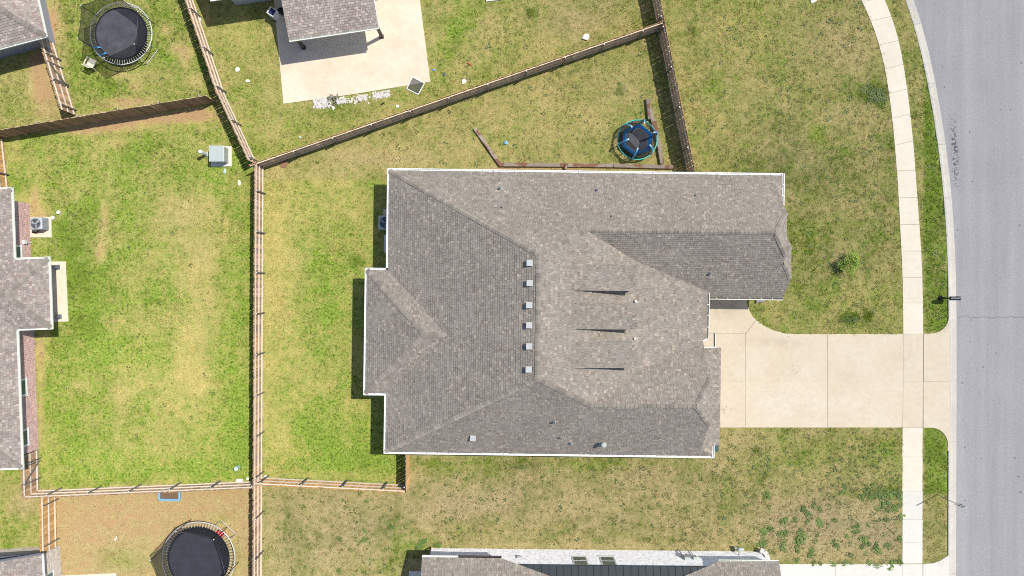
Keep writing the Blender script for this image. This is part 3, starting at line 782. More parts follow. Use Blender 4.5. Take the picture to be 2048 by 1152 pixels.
def gutter(parent, a, b, outward, mt, w=0.13, name='gutter', hang=0.62, debris=False):
    """open box gutter with hanger straps; a, b run along the eave at gutter-lip height"""
    a = Vector(a); b = Vector(b); o = Vector(outward).normalized(); d = (b - a).normalized(); Ln = (b - a).length
    m = MB(); Z = Vector((0, 0, 1)); t = 0.014
    def strip(p0, p1, q0, q1): m.face([p0, p1, q1, q0])
    i0, i1 = a + Z * 0.0, b + Z * 0.0; o0, o1 = a + o * w, b + o * w; dn = Z * -0.10
    mid = (a + b) / 2
    R3 = Matrix((d, o, d.cross(o) if d.cross(o).z > 0 else -d.cross(o))).transposed()
    m.box(mid + o * (t / 2) - Z * 0.05, (Ln, t, 0.10), M=R3); m.box(mid + o * (w - t) - Z * 0.05, (Ln, t * 2.4, 0.10), M=R3)
    m.box(mid + o * (w / 2) - Z * 0.095, (Ln, w - 2 * t, 0.012), M=R3)
    m.box(a + o * (w / 2) - Z * 0.05 + d * 0.005, (0.01, w, 0.10), M=R3); m.box(b + o * (w / 2) - Z * 0.05 - d * 0.005, (0.01, w, 0.10), M=R3)
    n = int(Ln / hang)
    for k in range(1, n): m.box(a + d * (Ln * k / n) + o * (w / 2) + Z * 0.004, (0.03, w + 0.01, 0.008), M=R3)
    g = m.build(name, mt, parent)
    if debris:
        m2 = MB(); m2.box(mid + o * (w / 2) - Z * 0.078, (Ln - 0.05, w - 0.05, 0.02), M=R3); m2.build('gutter_debris', M['gutter_dirt'], g)
    return g

def window_part(parent, fr, u, v, z0, z1, width, axis, out=1, name='window', wide_frame=0.05):
    """window in a wall whose face is at u (axis='u') or v (axis='v'); out = sign of the outward normal"""
    m = MB(); f = wide_frame
    def pt(a, b, z): return fr.w(u + out * b, v + a, z) if axis == 'u' else fr.w(u + a, v + out * b, z)
    def bx(a0, a1, b0, b1, c0, c1, mb_):
        q = [pt(a0, b0, 0), pt(a1, b0, 0), pt(a1, b1, 0), pt(a0, b1, 0)]
        mb_.prism([(p.x, p.y) for p in q], c0, c1)
    h = width / 2
    bx(-h, h, -0.02, 0.016, z0, z0 + f, m); bx(-h, h, -0.02, 0.016, z1 - f, z1, m)
    bx(-h, -h + f, -0.02, 0.015, z0 + f, z1 - f, m); bx(h - f, h, -0.02, 0.015, z0 + f, z1 - f, m)
    bx(-h + f, h - f, -0.02, 0.013, (z0 + z1) / 2 - 0.025, (z0 + z1) / 2 + 0.025, m)
    w = m.build(name, M['white'], parent)
    m2 = MB(); bx(-h + f, h - f, -0.01, 0.006, z0 + f, z1 - f, m2); m2.build('pane', M['glass'], w)
    m3 = MB(); bx(-h - 0.05, h + 0.05, 0.0, 0.03, z0 - 0.05, z0, m3); m3.build('sill', M['white'], w)
    return w

def main_house():
    fr = Frame(-0.75); W = fr.w; ze = 2.75
    t = thing('house', (4, -2, 0), 'large house with brown-grey shingle hip roof in the middle of the photo', 'house')
    R = Roof(TONES, 11)
    uW, vN, vS, ur, zr = -6.5, 6.28, -10.05, 2.0, 7.69
    m = 1.0; mw = (zr - ze) / (ur - uW)
    vRN = vN - (zr - ze) / m; vRS = vS + (zr - ze) / m
    vb = -3.09; hb = 3.57; ua = -7.72; zb = ze + mw * hb
    RN, RS = W(ur, vRN, zr), W(ur, vRS, zr); ap_ = W(uW + hb, vb, zb); apw = W(ua + hb, vb, zb)
    # west planes
    nW = R.plane([[W(uW, vN, ze), RN, ap_, W(uW, .48, ze)], [RN, RS, ap_], [RS, W(uW, vS, ze), W(uW, -6.66, ze), ap_]])
    R.plane([[W(ua, .48, ze), apw, W(ua, -6.66, ze)]])
    nbN = R.plane([[W(ua, .48, ze), W(uW, .48, ze), ap_, apw]]); nbS = R.plane([[W(ua, -6.66, ze), apw, ap_, W(uW, -6.66, ze)]])
    # north plane with wing
    vr = 2.725; zw = ze + m * (vN - vr); u0 = 4.6; V0 = W(u0, vr, zw); Rw = W(14.72, vr, zw); uR = 15.74
    zJ = 5.12; J1 = W(uR, vN - (zJ - ze) / m, zJ); mSw = (zw - ze) / (vr + .83); J2 = W(uR, -.83 + (zJ - ze) / mSw, zJ)
    nN = R.plane([[W(uW, vN, ze), W(u0, vN, ze), V0, RN], [W(u0, vN, ze), W(uR, vN, ze), J1, Rw, V0]])
    # east planes
    mE = (zr - zw) / (u0 - ur); ub = 7.5; zbk = zr - mE * (ub - ur); zp = 3.1; uE = 11.96
    bN = W(ub, -.83 + (zbk - ze) / mSw, zbk)
    vg = -6.68; zg = ze + m * (vg - vS); mg = .87; u0s = ur + (zr - zg) / mE
    V0s = W(u0s, vg, zg); bS = W(ub, vg + (zg - zbk) / mg, zbk)
    nE = R.plane([[RN, V0, bN, bS, V0s, RS]])
    mE2 = (zbk - zp) / (uE - ub); VE = W(uE, -.83 + (zp - ze) / mSw, zp); uG = 11.70; zx = zp + mE2 * (uE - uG); vx = vg + (zg - zx) / mg
    VX = W(uG, vx, zx); vx2 = vg + (zg - zp) / mg
    R.plane([[bN, VE, W(uE, vx2, zp), VX, bS]])
    # wing south slope and its two clipped gables
    zs = ze + mSw * (1.2 + .83); zsj = zs - mSw * .9; us = 16.46
    r0 = W(uR, 1.2, zs); rS = W(us, .3, zsj); rN = W(us, 2.1, zsj)
    nWS = R.plane([[V0, W(uE, vr, zw), VE, bN], [W(uE, vr, zw), Rw, J2, W(uR, -.83, ze), W(uE, -.83, ze)], [r0, rS, W(us, -.83, ze), W(uR, -.83, ze)]])
    nJ = R.plane([[Rw, J1, J2]]); nj = R.plane([[r0, rS, rN]])
    nsn = R.plane([[r0, rN, W(us, 3.23, zs - mSw * 2.03), W(uR, 3.23, zs - mSw * 2.03)]])
    R.plane([[W(uR, 5.75, 3.18), W(uR, 4.6, 3.18), W(16.32, 4.45, ze), W(16.32, vN, ze)]]); R.plane([[W(uR, 5.75, 3.18), W(16.32, vN, ze), W(uR, vN, ze)]])
    # garage wing
    Rg = W(10.66, vg, zg); zj = 4.92; Jg1 = W(uG, vg + (zg - zj) / mg, zj); Jg2 = W(uG, vS + (zj - ze) / m, zj)
    nGN = R.plane([[V0s, Rg, Jg1, VX, bS]]); nJg = R.plane([[Rg, Jg1, Jg2]])
    nS = R.plane([[W(uW, vS, ze), RS, V0s, W(u0s, vS, ze)], [W(u0s, vS, ze), V0s, Rg, Jg2, W(uG, vS, ze)]])
    R.plane([[W(uG, -3.75, 3.28), W(12.86, -3.75, 2.82), W(12.86, -9.4, 2.82), W(uG, -9.4, 3.28)]])
    R.plane([[W(uG, -9.62, 3.10), W(uG, -9.4, 3.10), W(12.45, -9.4, ze), W(12.45, vS, ze)]]); R.plane([[W(uG, -9.62, 3.1), W(12.45, vS, ze), W(uG, vS, ze)]])
    # dormers: three low shed dormers on the east slope
    zt = lambda u: zr - mE * (u - ur)
    dl = []
    for v0, v1 in ((-.50, .90), (-2.56, -1.14), (-4.62, -3.22)):
        ut, uf = 3.8, 7.4; sl = .13; zf = zt(ut) - sl * (uf - ut)
        R.plane([[W(ut, v0, zt(ut) + .004), W(ut, v1, zt(ut) + .004), W(uf, v1, zf), W(uf, v0, zf)]])
        dl.append((v0, v1, ut, uf, zf))
    cap = M['cap']; capl = M['cap_light']
    R.edges = [(W(uW, vN, ze), RN, nN, nW, capl), (W(uW, vS, ze), RS, nS, nW, capl), (RS, RN, nW, nE, capl), (RN, V0, nN, nE, capl), (V0, Rw, nN, nWS, cap),
               (RS, V0s, nS, nE, cap), (V0s, Rg, nGN, nS, cap), (W(ua, .48, ze), apw, nbN, nW, capl), (W(ua, -6.66, ze), apw, nbS, nW, capl), (apw, ap_, nbN, nbS, capl),
               (J1, Rw, nN, nJ, capl), (J2, Rw, nWS, nJ, cap), (rS, r0, nWS, nj, cap), (rN, r0, nsn, nj, cap), (Jg1, Rg, nGN, nJg, cap), (Jg2, Rg, nS, nJg, cap)]
    roof = R.finish(t, cap)
    for v0, v1, ut, uf, zf in dl:
        d_ = MB()
        for v in (v0 + .03, v1 - .03):
            d_.face([W(ut, v, zt(ut) - .02), W(uf - .15, v, zt(uf - .15) - .02), W(uf - .15, v, zf + .17 * .15 - .015)])
        d_.face([W(uf - .15, v0 + .03, zt(uf - .15) - .02), W(uf - .15, v1 - .03, zt(uf - .15) - .02), W(uf - .15, v1 - .03, zf), W(uf - .15, v0 + .03, zf)])
        d_.box(W(uf - .03, (v0 + v1) / 2, zf - .06), (.02, v1 - v0, .09), rz=fr.a)
        dd = d_.build('dormer', M['siding'], t)
        window_part(dd, fr, uf - .15, (v0 + v1) / 2, zt(uf) + .16, zf - .1, 1.0, 'u') if False else None
        x_ = MB(); x_.box(W(uf + .12, v0 - .58, zt(uf) + .10), (.10, .10, .14), rz=fr.a)
        if v0 > -3: x_.build('flashing_block', M['white'], dd)
    # eaves, walls
    out = [(uW, vN), (16.32, vN), (16.32, 4.45), (uR, 4.45), (uR, 3.23), (us, 3.23), (us, -.83), (uG - .02, -.83), (uG - .02, -3.74), (12.45, -3.74), (12.45, vS), (uW, vS), (uW, -6.66), (ua, -6.66), (ua, .48), (uW, .48)]
    e = MB(); e.prism([tuple(W(*p)[:2]) for p in out], 2.52, 2.725); e.prism([tuple(W(*p)[:2]) for p in ((8, -.8), (uE - .02, -.8), (uE - .02, -3.35), (8, -3.35))], 2.86, 3.075)
    e.prism([tuple(W(*p)[:2]) for p in ((uG - .3, -3.75), (12.84, -3.75), (12.84, -9.4), (uG - .3, -9.4))], 2.6, 2.80)
    e.build('soffit', M['white'], t)
    wp = [(uW + .4, vN - .4), (15.45, vN - .4), (15.45, 3.0), (16.0, 3.0), (16.0, -.45), (10.4, -.45), (10.4, -3.6), (11.5, -3.6), (11.5, vS + .4), (uW + .4, vS + .4), (uW + .4, -6.3), (ua + .4, -6.3), (ua + .4, .1), (uW + .4, .1)]
    w = MB(); w.prism([tuple(W(*p)[:2]) for p in wp], 0, 2.53); wall = w.build('wall', M['brick_cream'], t)
    g_ = MB()
    def gab(u, pts):
        a = [W(u, v, z) for v, z in pts]; b = [W(u - .15, v, z) for v, z in pts]
        g_.face(a); g_.face(b[::-1])
        for k in range(len(a)): g_.face([a[k], b[k], b[(k + 1) % len(a)], a[(k + 1) % len(a)]])
    gab(15.5, [(-.5, 2.7), (5.9, 2.7), (3.9, 4.85), (1.6, 4.85)]); gab(16.1, [(-.5, 2.7), (2.9, 2.7), (2.0, 3.7), (.4, 3.7)]); gab(11.55, [(-9.6, 2.7), (-3.6, 2.9), (-5.3, 4.7), (-7.8, 4.7)])
    g_.build('gable', M['siding'], t)
    gd = MB(); gd.box(W(11.54, -6.6, 1.1), (.08, 4.9, 2.15), rz=fr.a); gdo = gd.build('garage_door', M['white'], t)
    dd = MB(); dd.box(W(10.44, -2.0, 1.05), (.08, 1.0, 2.1), rz=fr.a); dd.build('front_door', M['column'], t)
    for v in (1.2, 4.6): window_part(t, fr, 16.0 if v < 3 else 15.45, v, .9, 2.2, 1.5, 'u')
    for v in (3.2, -3.0, -8.2): window_part(t, fr, (ua if v == -3.0 else uW) + .4, v, .9, 2.2, 1.4, 'u', -1)
    col = MB(); col.box(W(11.7, -1.0, 1.43), (.2, .2, 2.86), rz=fr.a); col.build('porch_column', M['white'], t)
    # gutters
    G = lambda a, b, o, **k: gutter(t, W(*a), W(*b), W(*o) - W(0, 0), k.pop('mt', M['white']), **k)
    G((uW - .13, vN, ze), (16.32, vN, ze), (0, 1)); G((16.32, vN + .13, ze), (16.32, 4.45, ze), (1, 0))
    G((uW, vN, ze), (uW, .48 + .13, ze), (-1, 0)); G((uW - .13, .48, ze), (ua, .48, ze), (0, 1)); G((ua, .48 + .13, ze), (ua, -6.66, ze), (-1, 0))
    G((ua - .13, -6.66, ze), (uW, -6.66, ze), (0, -1)); G((uW, -6.79, ze), (uW, vS, ze), (-1, 0)); G((uW - .13, vS, ze), (12.45, vS, ze), (0, -1)); G((12.45, vS - .13, ze), (12.45, -9.4, ze), (1, 0))
    G((uE, -.83, ze), (us, -.83, ze), (0, -1), mt=M['green_white'], debris=True); G((uE, -.6, zp), (uE, vx2, zp), (1, 0), mt=M['green_white'], debris=True)
    G((12.45, -2.9, ze), (12.45, -3.72, ze), (1, 0), mt=M['green_white'], debris=True)
    # roof vents and pipes
    def on(px, py, zguess=5.0):
        z = zguess
        for _ in range(8):
            u, v = fr.l(px, py, z)
            zs_ = [ze + mw * (u - uW), ze + m * (vN - v), ze + m * (v - vS)]
            if u > ur:
                zs_ = [ze + m * (vN - v), ze + m * (v - vS), zr - mE * (u - ur)]
                if v > -.83 and u > 11: zs_ = [ze + m * (vN - v), ze + mSw * (v + .83)]
                elif u > u0 and v > vr: zs_ = [ze + m * (vN - v)]
            z = min(zs_)
        return W(u, v, z)
    for px, py in ((1059, 526), (1059, 566), (1058, 610), (1058, 650), (1058, 692), (1057, 738), (946, 875)):
        p = on(px, py); b = MB(); b.box(p + Vector((0, 0, .10)), (.20, .20, .22), rz=fr.a); b.box(p + Vector((0, 0, .23)), (.33, .33, .05), rz=fr.a)
        b.build('roof_vent', M['vent'], roof, bevel=.015)
    for px, py, r, h in ((1000, 377, .055, .40), (1004, 414, .035, .25), (999, 360, .03, .2), (1194, 380, .055, .35), (1223, 432, .035, .25), (1391, 391, .035, .25), (1420, 547, .06, .35), (1108, 843, .06, .40), (1120, 875, .04, .3), (1141, 886, .06, .25), (1205, 886, .10, .55)):
        p = on(px, py); b = MB(); b.lathe(p - Vector((0, 0, .05)), [(r * 2.4, 0), (r * 2.0, .09), (r * 1.15, .14), (r, .16), (r, h), (r * .85, h + .01)], 12)
        pipe = b.build('vent_pipe', M['lead'], roof, smooth=False)
        b = MB(); b.lathe(p + Vector((0, 0, h - .05)), [(r * .8, 0), (r * .8, .012)], 10)
        if r >= .1:
            b.lathe(p + Vector((0, 0, h)), [(r * 1.5, 0), (r * 1.6, .05), (r * 1.2, .10), (r * .3, .12)], 14)
        b.build('pipe_cap', M['vent'] if r >= .1 else M['black'], pipe)
    return t
main_house()

def west_house():
    fr = Frame(2.16); W = fr.w; ze = 2.75; m = .46
    t = thing('house', P(-100, 650), 'red brick house with grey shingle roof at the left edge', 'house')
    R = Roof(TONES_TAN, 5)
    L = fr.l
    u1, v1 = L(22, 378, ze); u3, v3 = L(43, 935, ze); ub1, vb1 = L(97, 517, ze); ub2, vb2 = L(101, 655, ze)
    ue = (u1 + u3) / 2; ub = (ub1 + ub2) / 2; ru = 6.0; zr = ze + m * ru
    # hip roof: east plane, north and south hips, bump
    N0, N1 = W(ue, v1, ze), W(ue - ru, v1 - ru, zr); S0, S1 = W(ue, v3, ze), W(ue - ru, v3 + ru, zr)
    hb = (vb1 - vb2) / 2; vm = (vb1 + vb2) / 2; apx = W(ue - hb, vm, ze + m * hb); apw = W(ub - hb, vm, ze + m * hb)
    nE = R.plane([[N0, W(ue, vb1, ze), apx, N1], [apx, N1, S1], [S0, S1, apx, W(ue, vb2, ze)]])
    nB = R.plane([[W(ub, vb1, ze), W(ub, vb2, ze), apw]])
    nBN = R.plane([[W(ue, vb1, ze), W(ub, vb1, ze), apw, apx]]); nBS = R.plane([[W(ue, vb2, ze), W(ub, vb2, ze), apw, apx]])
    nN = R.plane([[N0, N1, W(ue - 8, v1 - ru, zr), W(ue - 8, v1, ze)]]); nS = R.plane([[S0, S1, W(ue - 8, v3 + ru, zr), W(ue - 8, v3, ze)]])
    nW = R.plane([[N1, S1, W(ue - 2 * ru, v3 + ru, ze), W(ue - 2 * ru, v1 - ru, ze)]], False)
    R.edges = [(N0, N1, nE, nN, None), (S0, S1, nE, nS, None), (W(ub, vb1, ze), apw, nB, nBN, None), (W(ub, vb2, ze), apw, nB, nBS, None), (apw, apx, nBN, nBS, None)]
    R.finish(t, M['cap_light'])
    e = MB(); e.prism([tuple(W(*p)[:2]) for p in ((ue, v1), (ue, vb1), (ub, vb1), (ub, vb2), (ue, vb2), (ue, v3), (ue - 9, v3), (ue - 9, v1))], 2.5, 2.72); e.build('soffit', M['white'], t)
    uw = L(60, 420)[0] - .02; uw2 = uw
    w = MB(); w.prism([tuple(W(*p)[:2]) for p in ((uw, v1 - .55), (uw, v3 + .5), (uw - 8.5, v3 + .5), (uw - 8.5, v1 - .55))], 0, 2.51); w.build('wall', M['brick_red'], t)
    G = lambda a, b, o: gutter(t, W(*a, ze), W(*b, ze), W(*o) - W(0, 0), M['green_white'], w=.11)
    G((ue, v1 + .11), (ue, vb1), (1, 0)); G((ue, vb1), (ub + .11, vb1), (0, 1)); G((ub, vb1), (ub, vb2 - .11), (1, 0)); G((ub, vb2), (ue, vb2), (0, -1)); G((ue, vb2), (ue, v3 - .11), (1, 0)); G((ue + .11, v3), (ue - 3, v3), (0, -1)); G((ue - 3, v1), (ue + .11, v1), (0, 1))
    for py in (507, 776, 877): 
        u, v = L(45, py, 1.6); window_part(t, fr, uw, v, 1.0, 2.25, 1.05, 'u', wide_frame=.11)
    for py in (534, 633):
        u, v = L(121 if py < 600 else 124, py)
        c = MB(); c.box(W(u - .12, v, 1.26), (.2, .2, 2.52), rz=fr.a); c.box(W(u - .12, v, .08), (.28, .28, .16), rz=fr.a); c.build('porch_column', M['slate'], t)
    bx = MB(); u, v = L(56, 484, .7); bx.box(W(uw + .07, v, .75), (.12, .22, .3), rz=fr.a); bx.box(W(uw + .04, v, .3), (.05, .05, .6), rz=fr.a); bx.build('electric_box', M['plastic_white'], t)
    s = MB(); pts = [P(30, 523), P(132, 523), P(137, 643), P(30, 645)]; s.prism([(p.x, p.y) for p in pts], -.1, .07)
    single(s, 'patio_slab', M['patio'], 'small cream concrete patio under the porch of the red brick house', 'patio', bevel=.01)
west_house()

def nw_house():
    ze = 2.75; t = thing('house', P(0, 20), 'dark sided house with grey shingle roof in the top left corner', 'house')
    R = Roof(TONES_TAN, 9)
    A = P(91, 72, ze); e1 = (P(75, 0, ze) - A).normalized(); e2 = (P(0, 96, ze) - A).normalized(); m = .5
    n1 = (e2 - e1 * e2.dot(e1)); n1.normalize(); r = 4.0
    hip = A + (e1 + e2) * r; hip.z = ze + m * r
    nE = R.plane([[A, A + e1 * 10, hip + e1 * 5, hip]]); nS = R.plane([[A, A + e2 * 10, hip + e2 * 5, hip]])
    R.edges = [(A, hip, nE, nS, None)]; R.finish(t, M['cap_light'])
    e = MB(); q = [A, A + e1 * 10, A + e1 * 10 + e2 * 10, A + e2 * 10]; e.prism([(p.x, p.y) for p in q], 2.5, 2.72); e.build('soffit', M['white'], t)
    B = P(111, 88) ; w = MB(); q = [B, B + e1 * 9.5, B + e1 * 9.5 + e2 * 9.5, B + e2 * 9.5]
    i = len(w.v); w.prism([(p.x, p.y) for p in q], 0, 2.51); w.build('wall', M['blue_siding'], t)
    tr = MB()
    for k in (0.6, 1.6, 2.7):
        c = B + e1 * k - e2 * .03; tr.box((c.x, c.y, 1.6), (.10, .08, 1.3), rz=math.atan2(e1.y, e1.x))
    tr.build('trim', M['white'], t)
    o1 = -(e2 - e1 * e1.dot(e2)).normalized(); o2 = -(e1 - e2 * e1.dot(e2)).normalized()
    gutter(t, A - e1 * .09, A + e1 * 10, o1, M['green_white'], w=.09); gutter(t, A - e2 * .09, A + e2 * 10, o2, M['green_white'], w=.09)
nw_house()

def north_house():
    ze = 2.75; t = thing('house', P(640, -60), 'grey sided house with covered patio at the top edge', 'house')
    R = Roof(TONES_TAN, 13)
    A = P(578, 80, ze); B = P(757, 54, ze); e = (B - A).normalized(); g = Vector((-e.y, e.x, 0)); m = .22
    up = lambda p, d: p + g * d + Vector((0, 0, m * d))
    n1 = R.plane([[A, B, up(B, 4.0), up(A, 4.0)]])
    A2 = A - e * 4.2 + g * 3.0; B2 = B + e * 1.2 + g * 3.0; A2.z = B2.z = ze + .0; m2 = .5
    up2 = lambda p, d: p + g * d + Vector((0, 0, m2 * d))
    R.plane([[A2, B2, up2(B2, 5), up2(A2, 5)]]); R.finish(t, M['cap_light'])
    s = MB(); q = [A, B, B + g * 4, A + g * 4]; s.prism([(p.x, p.y) for p in q], 2.45, 2.70); q = [A2, B2, B2 + g * 8, A2 + g * 8]; s.prism([(p.x, p.y) for p in q], 2.46, 2.715); s.build('soffit', M['white'], t)
    w = MB(); C0 = P(548, 23); q = [C0, C0 + e * 8, C0 + e * 8 + g * 9, C0 + g * 9]
    q = [A2 + e * .7 + g * .5, B2 - e * .5 + g * .5, B2 - e * .5 + g * 8, A2 + e * .7 + g * 8]
    w.prism([(p.x, p.y) for p in q], 0, 2.47); w.build('wall', M['siding'], t)
    gutter(t, A, B, -g, M['green_white'], w=.10); gutter(t, A2, A2 + e * 4.1, -g, M['white'], w=.11)
    for px, py in ((608, 94), (764, 72)):
        p = P(px, py); c = MB(); c.box((p.x, p.y - .06, 1.24), (.17, .17, 2.46), rz=math.atan2(e.y, e.x)); c.box((p.x, p.y - .06, .08), (.24, .24, .16), rz=math.atan2(e.y, e.x)); c.build('porch_column', M['column'], t)
    s = thing('patio_slab', P(700, 120), 'large cream concrete patio at the top of the photo', 'patio')
    slab(s, [(542, -60), (700, -60), (700, -2), (700, 190), (567, 208)], -.1, .05, M['patio']); slab(s, [(700, -60), (832, -60), (861, 164), (700, 190)], -.1, .05, M['patio'])
    return e, g
EN, GN_ = north_house()

def sw_house():
    ze = 2.55; t = thing('house', P(0, 1200), 'tan brick house in the bottom left corner', 'house')
    R = Roof(TONES_TAN, 17)
    A = P(83, 1108, ze); u = Vector((1, .06, 0)).normalized(); v = Vector((-u.y, u.x, 0))
    up = lambda p, d: p + Vector((0, 0, .45 * d))
    # east plane falls east, north plane is nearly edge on
    R.plane([[A, A - v * 8, up(A - v * 8 - u * 5, 5), up(A - u * 5, 5)]]); R.finish(t, M['cap_light'])
    s = MB(); q = [A, A - v * 8, A - v * 8 - u * 5, A - u * 5]; s.prism([(p.x, p.y) for p in q], 2.3, 2.52); s.build('soffit', M['dark_siding'], t)
    W0 = P(120, 1091); w = MB(); q = [W0, W0 - v * 8, W0 - v * 8 - u * 8, W0 - u * 8]; w.prism([(p.x, p.y) for p in q], 0, 2.31); w.build('wall', M['brick_tan'], t)
    fr = Frame(math.degrees(math.atan2(u.y, u.x)))
    lu, lv = fr.l(120, 1091); window_part(t, fr, lu, lv - 1.95, .9, 2.2, 1.5, 'u')
    gutter(t, A, A - v * 8, u, M['white'], w=.09)
    g_ = MB(); b0 = A + v * .02; g_.bar(b0, b0 - u * 5 + Vector((0, 0, 2.25)), .12, .05); g_.build('rake_trim', M['dark_siding'], t)
    s = MB(); q = [P(118, 1151), P(232, 1146), P(240, 1260), P(118, 1260)]; s.prism([(p.x, p.y) for p in q], -.1, .06)
    single(s, 'patio_slab', M['patio'], 'corner of a pale concrete patio at the bottom edge beside the tan brick house', 'patio', bevel=.01)
sw_house()

def south_house():
    t = thing('house', P(1200, 1200), 'white painted brick house with dark metal roof at the bottom edge', 'house')
    th = math.atan2(-(1103 - 1096), (1518 - 863)); fr = Frame(math.degrees(th)); L, W = fr.l, fr.w
    u0, v0 = L(863, 1096); u1, _ = L(1518, 1103); z1 = 2.9
    w = MB(); w.prism([tuple(W(*p)[:2]) for p in ((u0, v0), (u1, v0), (u1, v0 - 4.2), (u0, v0 - 4.2))], 0, z1 - .14); w.build('wall', M['brick_white'], t)
    # metal roof with standing seams
    ua, ub = L(1020, 1131, z1)[0], L(1425, 1131, z1)[0]; mr = MB(); rise = .45; dep = 4.5
    mr.face([W(ua, v0 + .06, z1), W(ub, v0 + .06, z1), W(ub, v0 - dep, z1 + rise * dep), W(ua, v0 - dep, z1 + rise * dep)][::-1])
    mr.face([W(ua, v0 + .06, z1), W(ub, v0 + .06, z1), W(ub, v0 + .06, z1 - .10), W(ua, v0 + .06, z1 - .10)])
    metal = mr.build('metal_roof', M['metalroof'], t)
    if metal.data.polygons[0].normal.z < 0: metal.data.flip_normals()
    k = ua + .12
    while k < ub:
        s = MB(); s.bar(W(k, v0 + .06, z1 + .018), W(k, v0 - dep, z1 + rise * dep + .018), .028, .045); s.build('seam', M['metalroof'], metal); k += .43
    R = Roof(TONES, 23)
    ze = 2.75
    def roof_piece(pa, pb, diag_px, left):
        a = L(*pa, ze); b = L(*pb, ze); v = (a[1] + b[1]) / 2; m = .62; d = 4.2
        if left:
            du = 3.7 * d; q = [W(a[0], v, ze), W(b[0], v, ze), W(b[0] + du * .82, v - d, ze + m * d + .35), W(a[0], v - d, ze + m * d + .35)]
            q = [W(a[0], v, ze), W(b[0], v, ze), W(b[0] + 3.4 * d, v - d, ze + m * d), W(a[0], v - d, ze + m * d)]
        else:
            q = [W(b[0], v, ze), W(a[0], v, ze), W(a[0] - 3.0 * d, v - d, ze + m * d), W(b[0], v - d, ze + m * d)]
        return R.plane([q]), a, b, v
    nl, a, b, v = roof_piece((844, 1114), (1003, 1117), None, True)
    nr, c, d, v2 = roof_piece((1437, 1124), (1558, 1124), None, False)
    R.deck.v = [(x, y, z + .30 * max(0, min(1, (v - y) / 3)) if False else z) for x, y, z in R.deck.v]
    roof = R.finish(t, M['cap'])
    roof.location.z = .0
    s = MB(); s.prism([tuple(W(*p)[:2]) for p in ((a[0], v), (b[0], v), (b[0], v - .6), (a[0], v - .6))], 2.55, 2.73); s.prism([tuple(W(*p)[:2]) for p in ((c[0], v2), (d[0], v2), (d[0], v2 - 3), (c[0], v2 - 3))], 2.55, 2.73); s.build('soffit', M['white'], t)
    gutter(t, W(a[0], v, ze), W((a[0] + b[0]) / 2 - .2, v, ze), W(0, 1) - W(0, 0), M['green_white'], w=.11); gutter(t, W((a[0] + b[0]) / 2 - .2, v, ze), W(b[0], v, ze), W(0, 1) - W(0, 0), M['column'], w=.10)
    gutter(t, W(c[0], v2, ze), W(d[0], v2, ze), W(0, 1) - W(0, 0), M['green_white'], w=.11, debris=True)
    for px in (1160, 1216):
        u, _ = L(px, 1112, 1.9); window_part(t, fr, u, v0, 1.15, 2.72, .92, 'v', 1, wide_frame=.09)
    dsp = MB(); dsp.tube([W(u0 - .05, v0 + .07, .1), W(u0 - .05, v0 + .07, 2.6)], .045, 8); dsp.build('downspout', M['column'], t)
    v_ = MB(); u, _ = L(1039, 1111, 1.5); v_.box(W(u, v0 + .03, 1.55), (.32, .06, .34), rz=fr.a)
    for k in range(4): v_.box(W(u, v0 + .065, 1.43 + k * .08), (.28, .02, .02), rz=fr.a)
    v_.build('wall_vent', M['siding'], t)
    el = MB(); u, _ = L(1375, 1108, 1.5)
    el.box(W(u - .05, v0 + .09, 1.45), (.30, .18, .5), rz=fr.a); el.box(W(u + .45, v0 + .08, 1.4), (.22, .15, .4), rz=fr.a); el.tube([W(u - .2, v0 + .08, .1), W(u - .2, v0 + .08, 1.3)], .035, 8); el.tube([W(u + .48, v0 + .05, .2), W(u + .48, v0 + .05, 1.2)], .02, 8)
    el.build('electric_meter', M['box_green'], t)
    gm = MB(); p = P(1472, 1094); x = Frame(0)
    gm.tube([p + Vector((0, 0, 0)), p + Vector((0, 0, .5)), p + Vector((0, -.25, .75)), p + Vector((0, -.3, .3))], .03, 8)
    gm.lathe(p + Vector((.05, 0, .42)), [(.06, 0), (.15, .03), (.16, .16), (.12, .26), (.04, .30)], 14); gm.box(p + Vector((.22, .05, .5)), (.2, .16, .22)); gm.box(p + Vector((-.14, .08, .4)), (.12, .12, .2))
    gm.build('gas_meter', M['box_green'], t, bevel=.01)
    s = MB(); q = [P(818, 1142), P(846, 1142), P(846, 1260), P(818, 1260)]; s.prism([(p.x, p.y) for p in q], -.1, .06)
    single(s, 'patio_slab', M['grey_conc'], 'corner of a grey concrete patio at the bottom edge beside the white brick house', 'patio', bevel=.01)
    # white curved stone coping on the corner of the front wall
    st = thing('stone_arch', P(1526, 1112), 'curved row of white stone blocks at the corner of the white brick house', 'stone arch')
    pts = [(1520, 1100), (1528, 1103), (1533, 1109), (1536, 1118)]
    for (xa, ya), (xb, yb) in zip(pts[:-1], pts[1:]):
        a_, b_ = P(xa, ya, .5), P(xb, yb, .5); m_ = MB(); dd = (b_ - a_) * .03
        m_.bar(a_ + dd, b_ - dd, .26, .10); m_.build('block', M['stone_white'], st, bevel=.015)
    m_ = MB(); pl = [P(x, y, 0) for x, y in pts]; 
    for a_, b_ in zip(pl[:-1], pl[1:]): m_.bar(a_ + Vector((-.05, 0, .24)), b_ + Vector((-.05, 0, .24)), .16, .40)
    m_.build('base', M['brick_white'], st)
south_house()

